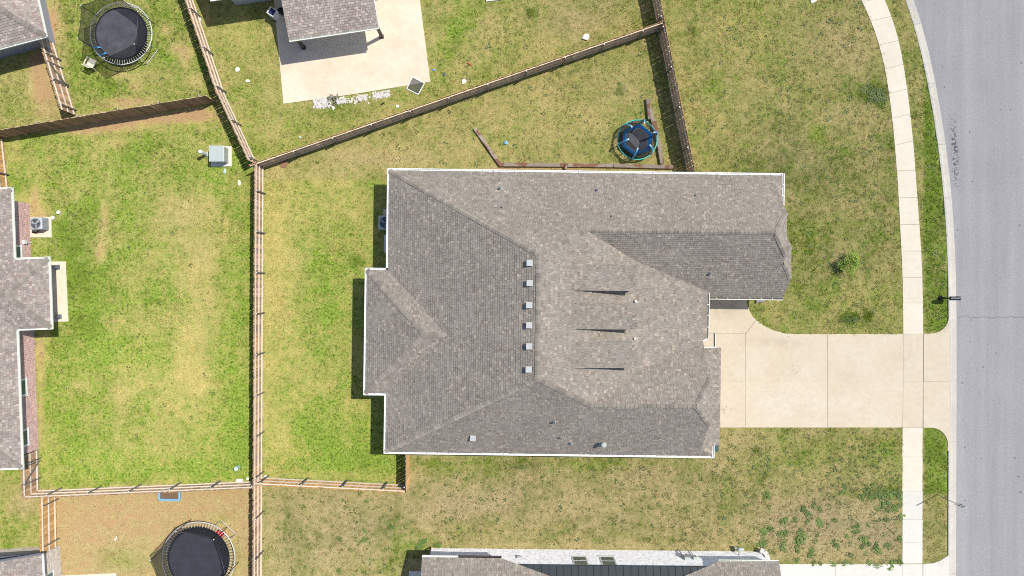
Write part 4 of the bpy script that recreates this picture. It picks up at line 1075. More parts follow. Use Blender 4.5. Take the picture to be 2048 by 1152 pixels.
# ---------------------------------------------------------------- fences
PICK = {}
def picket_mesh(key):
    if key not in PICK:
        PICK[key] = []
        for k in range(3):
            m = MB(); h = 1.80 + 0.012 * k; w = 0.137
            # dog-eared cedar picket: width along x, thickness along y
            prof = [(-w/2, 0), (w/2, 0), (w/2, h - .03), (w/2 - .03, h), (-w/2 + .03, h), (-w/2, h - .03)]
            a = [(x, -.01, z) for x, z in prof]; b = [(x, .01, z) for x, z in prof]
            m.face(a); m.face(b[::-1])
            for i in range(6): m.face([a[i], b[i], b[(i + 1) % 6], a[(i + 1) % 6]][::-1])
            PICK[key].append(m.mesh('picket', M[key]))
    return PICK[key]

def fence(p0, p1, rail_side, pick, label, rail='rail', posts=2.44, gate=None, post_mat='galv', first=0.3):
    """p0, p1 in photograph pixels at ground level; rail_side +1 = left of p0->p1"""
    a, b = P(*p0), P(*p1); d = b - a; Ln = d.length; d.normalize(); n = Vector((-d.y, d.x, 0)) * rail_side
    t = thing('fence', tuple((a + b) / 2), label, 'fence', 'wooden privacy fences between the yards')
    ang = math.atan2(d.y, d.x); k = 0; cnt = int(Ln / 0.146); step = Ln / cnt
    ms = picket_mesh(pick)
    for k in range(cnt):
        o = bpy.data.objects.new('picket', ms[k % 3]); C.objects.link(o); adopt(o, t)
        q = a + d * (step * (k + .5)); o.location = (q.x, q.y, .03 + rnd.uniform(-.012, .012)); o.rotation_euler = (rnd.gauss(0, .006), rnd.gauss(0, .006), ang + rnd.gauss(0, .01))
    for z in (.28, .95, 1.62):
        m = MB(); m.bar(a + n * .040 + Vector((0, 0, z)), b + n * .040 + Vector((0, 0, z)), .062, .06); m.build('rail', M[rail], t)
    x = first
    while x < Ln:
        q = a + d * x + n * .12; m = MB(); m.tube([q, q + Vector((0, 0, 1.72))], .042, 8); m.lathe(q + Vector((0, 0, 1.70)), [(.044, 0), (.046, .02), (.02, .045)], 8, mi=1)
        m.build('post', [M[post_mat], M['galv_light']], t); x += posts
    if gate:
        for x0, x1 in gate:
            m = MB(); q0 = a + d * x0 + n * .10; q1 = a + d * x1 + n * .10
            m.bar(q0 + Vector((0, 0, .3)), q1 + Vector((0, 0, 1.6)), .04, .07); m.build('gate_brace', M['galv'], t)
            for xx in (x0 - .1, x1 + .1):
                q = a + d * xx + n * .10; m = MB(); m.tube([q, q + Vector((0, 0, 1.75))], .03, 8); m.build('gate_post', M['galv'], t)
    return t

fence((152, 231), (109, 88), -1, 'picket_mixed', 'short fence with gate brace meeting the dark sided house at top left', posts=1.6, gate=[(1.9, 2.9)])
fence((-60, 287), (433, 205), 1, 'picket_brown', 'brown fence with plain pickets facing down, across the upper left yards')
fence((366, -60), (451, 193), 1, 'picket_mixed', 'slanting fence beside the large netted trampoline yard, running to the top edge', first=3.1)
fence((451, 193), (514, 329), 1, 'picket_mixed', 'slanting fence piece between the utility box corner and the brown fence', first=2.0)
fence((523, 1200), (527, 332), -1, 'picket_mixed', 'long straight fence running down the photo left of the middle house', first=.6)
fence((516, 338), (1316, 61), -1, 'picket_grey', 'long diagonal fence across the top yards, grey-brown pickets', rail='rail_grey')
fence((1294, -60), (1317, 62), -1, 'picket_grey', 'fence stub rising to the top edge above the diagonal fence', rail='rail_grey', first=1.0)
fence((1317, 62), (1376, 352), -1, 'picket_grey', 'fence behind the blue trampoline, between back yard and front lawn', rail='rail_grey', first=.25)
fence((79, 981), (523, 962), 1, 'picket_mixed', 'fence between the green left yard and the dry trampoline yard', first=1.4)
fence((527, 955), (819, 970), 1, 'picket_cedar', 'orange-brown fence closing the bottom of the middle back yard', first=.3)
fence((819, 970), (819, 895), 1, 'picket_cedar', 'short cedar fence from the middle house corner to the side fence', first=.3)
fence((77, 900), (79, 981), 1, 'picket_mixed', 'short gate fence below the red brick house', gate=[(.75, 1.6)], first=.5)
fence((113, 981), (115, 1093), 1, 'picket_cedar', 'short fence above the tan brick house at bottom left', first=.5)
fence((7, 279), (20, 395), 1, 'picket_cedar', 'fence piece at the left edge above the red brick house', first=2.2)

# ---------------------------------------------------------------- trampolines
def trampoline(cpx, cpy, rad, hexdeg, label, top=2.55, worn=True, blue=False):
    zr = .9; c = P(cpx, cpy, zr); c0 = Vector((c.x, c.y, 0)); R_ = rad / S(zr)
    t = thing('trampoline', tuple(c0), label, 'trampoline')
    circ = lambda r, z, n=48: [c0 + Vector((r * math.cos(2 * math.pi * k / n), r * math.sin(2 * math.pi * k / n), z)) for k in range(n)]
    m = MB(); m.tube(circ(R_, zr), .03, 8, closed=True); fr_ = m.build('frame_ring', M['galv_light'], t, smooth=True)
    m = MB(); m.face(circ(R_ * .84, zr)); mat_ = m.build('jumping_mat', M['greymat'] if worn else M['blackmat'], t)
    m = MB()
    a, b = circ(R_ * .855, zr + .008), circ(R_ * .80, zr + .008)
    for k in range(48): m.face([a[k], a[(k + 1) % 48], b[(k + 1) % 48], b[k]][::-1])
    m.build('mat_border', M['black'], mat_)
    m = MB()
    for k in range(72):
        an = 2 * math.pi * (k + .5) / 72; dv = Vector((math.cos(an), math.sin(an), 0))
        m.tube([c0 + dv * R_ * .855 + Vector((0, 0, zr)), c0 + dv * (R_ - .02) + Vector((0, 0, zr))], .013, 5, cap=False)
    m.build('springs', M['galv_light'], t, kind='stuff')
    hx = [-(math.radians(hexdeg) + k * math.pi / 3) for k in range(6)]   # image angles run clockwise
    tops = []
    for k, an in enumerate(hx):
        dv = Vector((math.cos(an), math.sin(an), 0)); q = c0 + dv * (R_ + .05); tp = q + Vector((0, 0, top)); tops.append(tp)
        m = MB(); m.tube([q + Vector((0, 0, .25)), tp], .022, 6); m.build('pole', M['black'], t)
        m = MB(); m.lathe(tp, [(.03, -.05), (.035, .0), (.02, .04)], 8); m.build('pole_cap', M['plastic_white'], t)
    for k in range(3):
        an = hx[2 * k] + .25; l0 = c0 + Vector((math.cos(an), math.sin(an), 0)) * R_; an2 = an - .55; l1 = c0 + Vector((math.cos(an2), math.sin(an2), 0)) * R_
        e0, e1 = l0 + (l0 - c0).normalized() * .12, l1 + (l1 - c0).normalized() * .12
        m = MB(); m.tube([l0 + Vector((0, 0, zr)), e0 + Vector((0, 0, .05)), e1 + Vector((0, 0, .05)), l1 + Vector((0, 0, zr))], .024, 6); m.build('leg', M['galv_light'], t)
    # net: from the mat edge to sagging lines between the poles
    m = MB(); nseg = 10
    for k in range(6):
        A, B = tops[k], tops[(k + 1) % 6]
        for j in range(nseg):
            f0, f1 = j / nseg, (j + 1) / nseg
            def tp(f): p = A.lerp(B, f); s = 4 * f * (1 - f); return Vector((p.x, p.y, p.z - .16 * s)) 
            def bp(f):
                a0 = hx[k] + (hx[(k + 1) % 6] - hx[k] - (2 * math.pi if hx[(k + 1) % 6] - hx[k] > 0 else 0)) * f
                return c0 + Vector((math.cos(a0), math.sin(a0), 0)) * R_ * .86 + Vector((0, 0, zr + .02))
            h0, h1 = tp(f0).lerp(bp(f0), .5), tp(f1).lerp(bp(f1), .5)
            sg = 4 * f0 * (1 - f0), 4 * f1 * (1 - f1)
            h0 = h0 + (c0 - Vector((h0.x, h0.y, 0))) * .05 * sg[0]; h1 = h1 + (c0 - Vector((h1.x, h1.y, 0))) * .05 * sg[1]
            m.face([tp(f0), tp(f1), h1, h0]); m.face([h0, h1, bp(f1), bp(f0)])
    m.build('safety_net', M['net'], t, smooth=True)
    m = MB()
    for k in range(6):
        A, B = tops[k], tops[(k + 1) % 6]
        m.tube([Vector((A.lerp(B, f / 8).x, A.lerp(B, f / 8).y, A.z - .16 * 4 * (f / 8) * (1 - f / 8))) for f in range(9)], .014, 5)
    m.build('net_cord', M['black'], t)
    if blue:
        m = MB()
        for an in (2.62, 2.95):
            an = math.pi + .45 + (an - 2.6); dv = Vector((math.cos(an), math.sin(an), 0)); sd = Vector((-dv.y, dv.x, 0))
            m.bar(c0 + dv * R_ * 1.0 + Vector((0, 0, zr + .06)), c0 + dv * R_ * .78 + sd * .22 + Vector((0, 0, zr + .08)), .07, .03)
        m.build('torn_blue_pad', M['blue_light'], t)
    return t
trampoline(242, 67, 62, 36, 'round trampoline with sagging black net in the top left yard', blue=True)
trampoline(397, 1117, 73, -48, 'large round trampoline with black net at the bottom edge', worn=False)

def blue_trampoline():
    zb = .50; cw = P(1274.5, 279.5, zb); c0 = Vector((cw.x, cw.y, 0)); zt = 1.80
    t = thing('trampoline', tuple(c0), 'small blue six-sided trampoline with turquoise ring beside the old timbers', 'trampoline')
    Rt = 1.20; n = 60; pt = lambda r, a, z: c0 + Vector((r * math.cos(a), r * math.sin(a), z))
    m = MB(); m.tube([pt(Rt, 2 * math.pi * k / n, zb) for k in range(n)], .036, 6, closed=True); m.build('frame_ring', M['turquoise'], t, smooth=True)
    hv = [math.radians(22) + k * math.pi / 3 for k in range(6)]; ro, ri = 1.02, .77
    for k in range(6):
        a, b = hv[k], hv[(k + 1) % 6]
        A, B, A2, B2 = pt(ro, a, zb), pt(ro, b, zb), pt(ri, a, zb), pt(ri, b, zb); up = Vector((0, 0, .08)); md = (A + A2) / 2 + up; me_ = (B + B2) / 2 + up
        q = MB(); q.face([A, B, me_, md]); q.face([md, me_, B2, A2]); q.face([A - up * 3, B - up * 3, B, A]); q.build('pad', M['blue_pad'], t)
    m = MB(); m.face([pt(ri + .02, a, zb - .03) for a in hv]); mt = m.build('jumping_mat', M['greymat'], t)
    m = MB()
    for k in range(6):
        a, b = hv[k], hv[(k + 1) % 6]; m.bar(pt(ri - .05, a, zb - .018), pt(ri - .05, b, zb - .018), .07, .012)
    m.build('mat_border', M['black'], mt)
    pv = [math.radians(-165) + k * math.pi / 3 for k in range(6)]; tops = []
    for a in pv:
        m = MB(); m.tube([pt(Rt, a, .05), pt(Rt + .01, a, zb), pt(1.12, a, 1.2), pt(.95, a, 1.62), pt(.80, a, zt)], .05, 8); m.build('pole', M['blue_light'], t, smooth=True); tops.append(pt(.80, a, zt))
        m = MB(); m.tube([pt(.80, a, zt - .02), pt(.76, a, zt + .01)], .05, 8); m.build('pole_cap', M['plastic_white'], t)
        m = MB(); m.tube([pt(Rt - .06, a + .5, 0), pt(Rt - .06, a + .5, zb)], .025, 6); m.build('leg', M['blue_pad'], t)
    m = MB(); ns = 8
    for k in range(6):
        A, B = tops[k], tops[(k + 1) % 6]
        for j in range(ns):
            f0, f1 = j / ns, (j + 1) / ns; a0, a1 = pv[k] + math.pi / 3 * f0, pv[k] + math.pi / 3 * f1
            def tp(f): p = A.lerp(B, f); return Vector((p.x, p.y, p.z - .3 * f * (1 - f)))
            def md(f, a): p = tp(f).lerp(pt(Rt, a, zb), .5); return p + (Vector((p.x, p.y, 0)) - c0) * .10
            m.face([tp(f0), tp(f1), md(f1, a1), md(f0, a0)]); m.face([md(f0, a0), md(f1, a1), pt(Rt - .03, a1, zb), pt(Rt - .03, a0, zb)])
    m.build('safety_net', M['net_green'], t, smooth=True)
    m = MB()
    for k in range(6): m.tube([tops[k].lerp(tops[(k + 1) % 6], f / 6) - Vector((0, 0, .3 * (f / 6) * (1 - f / 6))) for f in range(7)], .013, 5)
    m.build('net_cord', M['black'], t)
    return t
blue_trampoline()

# ---------------------------------------------------------------- old timbers edging a bed
def timber(p0, p1, w, z0, h, label):
    a, b = P(*p0, 0), P(*p1, 0); m = MB(); m.bar(a + Vector((0, 0, z0 + h / 2)), b + Vector((0, 0, z0 + h / 2)), w, h)
    single(m, 'landscape_timber', M['timber'], label, 'timber', 'old landscape timbers in the back yard', bevel=.02)
timber((949, 257), (972, 289), .20, -.02, .20, 'weathered timber at the far left end of the timber edging')
timber((966, 281), (1002, 332), .20, -.02, .24, 'slanting timber stained dark, joining the horizontal row of timbers')
timber((1000, 330), (1127, 331), .22, -.02, .26, 'leftmost timber of the horizontal row above the middle house roof')
timber((1134, 331), (1226, 332), .22, -.02, .26, 'middle timber of the horizontal row above the middle house roof')
timber((1227, 332), (1345, 335), .22, -.02, .26, 'rightmost timber of the horizontal row, below the blue trampoline')
timber((1131, 327), (1131, 340), .17, -.02, .31, 'short square timber stake in the horizontal row of timbers')
timber((1294, 199), (1298, 240), .22, -.02, .30, 'topmost upright-running timber beside the blue trampoline')
timber((1300, 218), (1307, 262), .20, -.02, .28, 'second timber down beside the blue trampoline')
timber((1307, 240), (1323, 328), .24, -.02, .30, 'long pale timber right of the blue trampoline')

# ---------------------------------------------------------------- units, boxes and posts
def ac_unit(bx, by, w, h, label, pad, deg=0):
    p = P(bx, by); t = thing('air_conditioner', tuple(p), label, 'air conditioner'); r = math.radians(deg)
    m = MB(); m.box(p + Vector((0, 0, .08 + h / 2)), (w, w, h), rz=r); body = m.build('casing', M['ac'], t, bevel=.06)
    m = MB()
    for s in range(4):
        R3 = Matrix.Rotation(r + s * math.pi / 2, 3, 'Z')
        for k in range(9): m.box(p + R3 @ Vector((w / 2 + .004, -w * .38 + k * w * .095, .08 + h / 2)), (.014, .02, h * .8), rz=r + s * math.pi / 2)
    m.build('louvres', M['fan'], body)
    zt = .08 + h
    m = MB(); m.lathe(p + Vector((0, 0, zt)), [(w * .40, 0), (w * .40, .010)], 24); well = m.build('fan_well', M['ac_dark'], t)
    m = MB()
    for k in range(3):
        a = r + .5 + k * 2 * math.pi / 3; d = Vector((math.cos(a), math.sin(a), 0)); s = Vector((-d.y, d.x, 0))
        m.face([p + Vector((0, 0, zt + .02)) + d * .04, p + Vector((0, 0, zt + .015)) + d * w * .34 - s * w * .06, p + Vector((0, 0, zt + .03)) + d * w * .36 + s * w * .15, p + Vector((0, 0, zt + .03)) + d * .10 + s * .08])
    m.lathe(p + Vector((0, 0, zt + .01)), [(.06, 0), (.05, .03)], 12); m.build('fan', M['fan'], well)
    m = MB()
    for rr in (.12, .22, .31, .40): m.tube([p + Vector((w * rr * math.cos(a * math.pi / 12), w * rr * math.sin(a * math.pi / 12), zt + .045)) for a in range(24)], .006, 4, closed=True)
    m.build('grille', M['ac'], t)
    q = [P(x, y) for x, y in pad]; m = MB(); m.prism([(a.x, a.y) for a in q], -.05, .078)
    single(m, 'equipment_pad', M['patio'], 'concrete pad under the ' + label, 'concrete pad', bevel=.01)
ac_unit(88, 449, .74, .80, 'grey air conditioner beside the red brick house', [(61, 434), (103, 434), (104, 475), (61, 475)], 2)
m = MB(); m.tube([P(64, 464, .1), P(72, 466, .16), P(80, 460, .3)], .04, 8); single(m, 'coolant_hose', M['black'], 'black hose from the air conditioner to the red brick wall', 'hose')
ac_unit(774.5, 447, .86, .72, 'grey air conditioner half under the eave of the middle house', [(767, 418), (800, 418), (800, 462), (767, 462)], -1)
m = MB(); p = P(779.5, 489, 0); m.box(p + Vector((0, 0, .42)), (.36, 1.05, .84)); m.box(p + Vector((0, 0, .85)), (.40, 1.10, .04)); single(m, 'utility_cabinet', M['plastic_white'], 'white utility cabinet against the left wall of the middle house', 'cabinet', bevel=.02)

def transformer():
    p = P(444.5, 312.5); t = thing('utility_box', tuple(p), 'pale green utility box on a pad near the fence corner', 'utility box')
    m = MB(); m.box(p + Vector((0, 0, .50)), (.86, .92, .80)); m.build('cabinet', M['box_green'], t, bevel=.05)
    m = MB(); m.box(p + Vector((-.02, .02, .925)), (.92, .98, .06)); m.build('lid', M['box_green'], t, bevel=.03)
    m = MB(); m.box(p + Vector((.44, 0, .6)), (.02, .06, .06)); m.build('latch', M['galv_light'], t)
    m = MB(); m.box(P(443, 313, .04), (1.26, 1.24, .14)); m.build('pad', M['grey_conc'], t, bevel=.01)
transformer()
m = MB(); p = P(414, 309); m.lathe(p, [(.13, 0), (.13, .12), (.10, .16), (.10, .95), (.12, .98), (.12, 1.12), (.09, 1.20), (.03, 1.23)], 16); single(m, 'utility_pedestal', M['plastic_white'], 'white round pedestal left of the pale green utility box', 'pedestal', smooth=False)
m = MB(); p = P(477, 934); m.lathe(p, [(.13, 0), (.13, .5), (.11, .52), (.11, .50)], 16); single(m, 'drain_pipe', M['mint'], 'mint green upright pipe stub in the lower left yard', 'pipe')
m = MB(); m.box(P(479, 961, .07), (.42, .18, .14), rz=.04); single(m, 'white_block', M['plastic_white'], 'small white block against the fence below the mint pipe', 'block', bevel=.01)

def mailbox():
    p = P(1880.5, 596); t = thing('mailbox', tuple(p), 'black mailbox on a post at the kerb', 'mailbox')
    m = MB(); m.lathe(p, [(.15, 0), (.15, .06), (.10, .10), (.075, .28), (.05, .34), (.05, 1.0), (.07, 1.02), (.07, 1.10), (.03, 1.2)], 16); m.build('post', M['black'], t)
    m = MB(); m.bar(p + Vector((0, 0, .92)), p + Vector((.62, 0, .92)), .07, .07); m.bar(p + Vector((.05, 0, .62)), p + Vector((.38, 0, .9)), .05, .05); m.build('arm', M['black'], t)
    m = MB(); L_, w, z0 = .58, .12, .96; prof = [(-w, z0), (w, z0), (w, z0 + .12)] + [(w * math.cos(a * math.pi / 8), z0 + .12 + w * math.sin(a * math.pi / 8)) for a in range(1, 8)] + [(-w, z0 + .12)]
    A = [p + Vector((.02, y, z)) for y, z in prof]; B = [p + Vector((.02 + L_, y, z)) for y, z in prof]
    m.face(A); m.face(B[::-1])
    for k in range(len(A)): m.face([A[k], B[k], B[(k + 1) % len(A)], A[(k + 1) % len(A)]][::-1])
    bx_ = m.build('box', mat('mailbox_enamel', (.012, .02, .035), .25, .05), t)
    m = MB(); m.box(p + Vector((.4, .128, 1.12)), (.16, .012, .05)); m.build('flag', M['black'], bx_)
    m = MB(); m.box(p + Vector((.02 + L_ + .008, 0, 1.07)), (.014, .17, .18)); m.build('door', M['black'], bx_)
mailbox()

def sign():
    p = P(1875, 989); t = thing('street_sign', tuple(p), 'white rectangular street sign on a thin post at the kerb, lower right', 'street sign')
    m = MB(); m.tube([p, p + Vector((0, 0, 2.95))], .018, 8); m.build('post', M['dark_siding'], t)
    m = MB(); R3 = Matrix.Rotation(math.radians(22), 3, 'Z'); m.box(p + R3 @ Vector((0, .03, 2.50)), (.30, .012, .90), rz=math.radians(22)); f = m.build('panel', M['sign_white'], t, bevel=.004)
    m = MB()
    for x, z, w, h in ((0, 2.80, .20, .05), (0, 2.68, .15, .05), (-.06, 2.42, .06, .20), (.06, 2.42, .06, .20)): m.box(p + R3 @ Vector((x, .039, z)), (w, .006, h), rz=math.radians(22))
    m.build('lettering', M['galv'], f)
sign()

# ---------------------------------------------------------------- garden things
def chair():
    p = P(190, 130); t = thing('plastic_chair', tuple(p), 'beige plastic armchair on the grass below the netted trampoline', 'chair'); R3 = Matrix.Rotation(math.radians(-27), 3, 'Z')
    def b(name, c, s, tilt=0):
        m = MB(); Rm = R3 @ Matrix.Rotation(tilt, 3, 'X'); m.box(p + R3 @ Vector(c), s, M=Rm); m.build(name, M['plastic_beige'], t, bevel=.015)
    b('seat', (0, 0.02, .42), (.50, .46, .03))
    for k in range(5): b('back_slat', (-.2 + k * .1, -.27, .66), (.075, .025, .46), math.radians(14))
    b('back_rail', (0, -.33, .90), (.54, .04, .07), math.radians(14)); b('back_rail', (0, -.22, .46), (.50, .04, .05), math.radians(14))
    for s in (-1, 1):
        b('armrest', (.29 * s, 0, .64), (.07, .52, .03))
        for y in (-.24, .24): b('leg', (.26 * s, y, .31), (.05, .05, .62))
chair()

def screen():
    pts = [P(825, 154, .08), P(849, 166.5, .06), P(836.5, 189, .06), P(813.6, 177.5, .06)]
    t = thing('window_screen', tuple(P(831, 171)), 'grey window screen with white frame lying on the patio corner', 'screen')
    m = MB()
    for k in range(4): m.bar(pts[k], pts[(k + 1) % 4], .045, .03)
    m.build('frame', M['plastic_white'], t); m = MB(); m.face(pts); m.build('mesh', net_material('screen_mesh', (.10, .105, .11), .55), t)
screen()

def bin_things():
    p = P(552, 33, 0); t = thing('storage_bin', tuple(p), 'white open bin with dark blue inside on the upper patio', 'bin'); r = math.radians(-32)
    R3 = Matrix.Rotation(r, 3, 'Z'); m = MB()
    for s in (-1, 1): m.box(p + R3 @ Vector((s * .22, 0, .48)), (.05, .46, .86), rz=r); m.box(p + R3 @ Vector((0, s * .21, .48)), (.39, .04, .86), rz=r)
    m.build('body', M['plastic_white'], t); m = MB(); m.box(p + Vector((0, 0, .75)), (.38, .37, .1), rz=r); m.build('liner', mat('navy', (.012, .02, .10), .4), t)
    m = MB()
    for s in (-1, 1): m.tube([p + R3 @ Vector((s * .2, -.2, .06)), p + R3 @ Vector((s * .24, -.2, .06))], .06, 10)
    m.build('wheels', M['black'], t)
    m = MB(); p = P(566, 27, 0); m.lathe(p + Vector((0, 0, .05)), [(.13, 0), (.20, .38), (.22, .42), (.19, .42), (.17, .34)], 18); single(m, 'flower_pot', M['black'], 'dark round pot beside the white bin on the upper patio', 'pot', smooth=False)
    m = MB(); p = P(1419, 886, 0); m.box(p + Vector((0, 0, .5)), (.5, .55, 1.0)); m.box(p + Vector((0, 0, 1.03)), (.56, .62, .06)); single(m, 'wheelie_bin', M['teal'], 'teal wheelie bin at the lower right corner of the garage', 'bin', bevel=.03)
bin_things()

def sandbox():
    t = thing('sandbox', tuple(P(340, 990)), 'light blue plastic frame tray against the fence in the dry yard', 'sandbox')
    q = [P(320, 976), P(360, 975), P(361, 999), P(320, 998)]
    m = MB()
    for k in range(4): m.bar(q[k] + Vector((0, 0, .10)), q[(k + 1) % 4] + Vector((0, 0, .10)), .13, .2)
    m.build('frame', M['sky_blue'], t, bevel=.04); m = MB(); m.face([a + Vector((0, 0, .06)) for a in q]); m.build('soil', M['soil'], t)
sandbox()
m = MB(); p = P(444, 1065); m.box(p + Vector((0, 0, .2)), (.42, .34, .36), rz=-.7); m.box(p + Vector((.14, -.12, .42)), (.10, .34, .36), rz=-.7); m.box(p + Vector((-.08, .10, .40)), (.36, .08, .10), rz=-.7)
single(m, 'toy_chair', M['red'], 'red plastic toy chair under the rim of the bottom trampoline', 'toy', bevel=.03)

def scrap(px, py, sx, sy, rz, mt, name, label, cat, h=.06, seed=0):
    """crumpled bit: a small irregular folded sheet"""
    r = random.Random(seed + int(px)); p = P(px, py); m = MB(); n = 9; c = p + Vector((0, 0, .05 + h))
    ring = []
    for k in range(n):
        a = 2 * math.pi * k / n; rr = r.uniform(.75, 1.15); v = Vector((sx * rr * math.cos(a), sy * rr * math.sin(a), 0)); v = Matrix.Rotation(rz, 3, 'Z') @ v
        ring.append(p + v + Vector((0, 0, .03 + r.uniform(0, h))))
    low = [q.lerp(Vector((p.x, p.y, 0)), .15) for q in ring]; low = [Vector((q.x, q.y, .0)) for q in low]
    for k in range(n):
        m.face([ring[k], ring[(k + 1) % n], c]); m.face([low[k], low[(k + 1) % n], ring[(k + 1) % n], ring[k]])
    single(m, name, mt, label, cat)
scrap(1171, 75, .24, .20, .3, M['paper'], 'plastic_bag', 'crumpled white bag above the diagonal fence near its right end', 'litter', .12)
scrap(928, 164, .17, .15, .8, M['paper'], 'plastic_bag', 'small white bag just above the middle of the diagonal fence', 'litter', .10)
scrap(476, 140, .16, .13, .5, M['paper'], 'paper_scrap', 'white paper scrap right of the slanting fence, upper one', 'litter')
scrap(496, 162, .14, .08, .1, M['paper'], 'paper_scrap', 'white paper scrap right of the slanting fence, lower one', 'litter')
scrap(868, 140, .11, .06, .1, M['sky_blue'], 'paper_scrap', 'pale blue scrap right of the upper patio', 'litter')
scrap(889, 149, .13, .10, .9, M['dark_siding'], 'cloth_scrap', 'dark cloth scrap right of the patio corner', 'litter')
scrap(795, 213, .11, .12, .9, M['paper'], 'cloth_scrap', 'white and dark scrap below the gravel bed by the diagonal fence', 'litter')
scrap(765, 208, .16, .05, .6, M['black'], 'cloth_scrap', 'thin dark scrap below the white gravel bed', 'litter')
scrap(667, 216, .08, .13, 0, M['paper'], 'paper_scrap', 'small white scrap just below the white gravel bed', 'litter')
scrap(600, 275, .09, .07, 0, M['mint'], 'paper_scrap', 'tiny mint scrap near the left end of the diagonal fence', 'litter')
scrap(1012, 285, .13, .13, .3, M['sky_blue'], 'paper_scrap', 'pale blue scrap right of the slanting timbers', 'litter')
scrap(940, 129, .22, .07, -.5, M['rust_orange'], 'toy_scrap', 'orange and dark broken toy in the top yard', 'litter')
scrap(450, 343, .09, .16, 0, M['mint'], 'paper_scrap', 'pale scrap below the green utility box', 'litter')
scrap(479, 366, .10, .18, 0, M['paper'], 'paper_scrap', 'pale yellow scrap beside the long fence below the utility box', 'litter')
scrap(232, 1077, .05, .16, -.5, M['paper'], 'paper_scrap', 'thin white strip on the dry yard', 'litter')
scrap(496, 957, .10, .08, 0, M['paper'], 'paper_scrap', 'tiny white scrap left of the fence crossing', 'litter')
scrap(531, 953, .10, .08, .2, M['paper'], 'paper_scrap', 'tiny white scrap right of the fence crossing', 'litter')
scrap(1627, 1, .26, .14, .5, M['paper'], 'paper_scrap', 'white board scrap at the top edge of the front lawn', 'litter')
scrap(400, 38, .10, .16, .4, M['paper'], 'paper_scrap', 'white paper blown against the slanting fence', 'litter')
for px, py, lab in ((108, 436, 'white round drain cap near the air conditioner, lower of two'), (119, 425, 'white round drain cap near the air conditioner, upper of two')):
    m = MB(); m.lathe(P(px, py), [(.09, 0), (.09, .10), (.11, .10), (.11, .16), (.05, .18)], 14); single(m, 'drain_stub', M['plastic_white'], lab, 'drain')
m = MB(); m.lathe(P(568, 328), [(.24, 0), (.24, .05), (.20, .06), (.19, .045), (.12, .045), (.10, .06)], 22); single(m, 'valve_lid', mat('terracotta', (.30, .16, .09), .8), 'round reddish valve lid below the left end of the diagonal fence', 'lid')
m = MB(); m.box(P(1521, 600, .06), (.5, .28, .12), rz=.1); m.box(P(1514, 601, .10), (.12, .3, .1), rz=.1); single(m, 'splash_block', M['galv'], 'small grey splash block under the right wing of the middle house', 'splash block', bevel=.01)
m = MB(); q = [P(970, -20), P(1003, -22), P(1005, 0), P(972, 4)]; m.prism([(a.x, a.y) for a in q], -.05, .09); single(m, 'equipment_pad', M['grey_conc'], 'pale concrete pad cut by the top edge', 'concrete pad', bevel=.01)

def gravel():
    r = random.Random(4); m = MB()
    for x0, x1, y0, y1, n in ((627, 662, 197, 215, 170), (674, 690, 194, 207, 52), (716, 735, 190, 202, 56), (745, 779, 182, 196, 120), (690, 716, 194, 206, 26), (630, 778, 190, 212, 40)):
        for _ in range(n):
            x = r.uniform(x0, x1); y = r.uniform(y0, y1) - (x - (x0 + x1) / 2) * .14; s = r.uniform(.03, .075); p = P(x, y); R3 = Matrix.Rotation(r.uniform(0, 3), 3, 'Z')
            top = [p + R3 @ Vector((s * a, s * b, s * .8 + .02)) for a, b in ((-.5, -.4), (.6, -.5), (.5, .5), (-.4, .6))]; bot = [p + R3 @ Vector((s * a, s * b, -.01)) for a, b in ((-1, -.8), (1, -1), (.9, 1), (-1, .9))]
            m.face(top)
            for k in range(4): m.face([bot[k], bot[(k + 1) % 4], top[(k + 1) % 4], top[k]])
    single(m, 'white_gravel', M['stone_white'], 'bed of white stones along the lower edge of the upper patio', 'gravel', kind='stuff')
gravel()

def leaf_clump(seed, n, R_, hgt, size, flat=.5):
    r = random.Random(seed); m = MB(); lobes = [(r.uniform(-.6, .6), r.uniform(-.6, .6), r.uniform(.35, .7)) for _ in range(5)]
    for _ in range(n):
        lx, ly, lr = r.choice(lobes); a = r.uniform(0, 6.283); q = lr * math.sqrt(r.random())
        x, y = (lx + q * math.cos(a)) * R_, (ly + q * math.sin(a)) * R_; z = r.uniform(.1, 1) * hgt * max(.2, 1 - (math.hypot(x, y) / (R_ * 1.4)) ** 2)
        d = Vector((math.cos(a + r.uniform(-1, 1)), math.sin(a + r.uniform(-1, 1)), r.uniform(-.3, .5))).normalized(); s = d.cross(Vector((r.uniform(-flat, flat), r.uniform(-flat, flat), 1))).normalized()
        L_ = size * r.uniform(.6, 1.3); w = L_ * r.uniform(.22, .38); c = Vector((x, y, z))
        m.face([c, c + d * L_ * .5 + s * w, c + d * L_ - Vector((0, 0, L_ * .2)), c + d * L_ * .5 - s * w])
    return m
weeds = [leaf_clump(40 + k, 75, .20, .16, .095).mesh('weed', M['weed']) for k in range(5)]
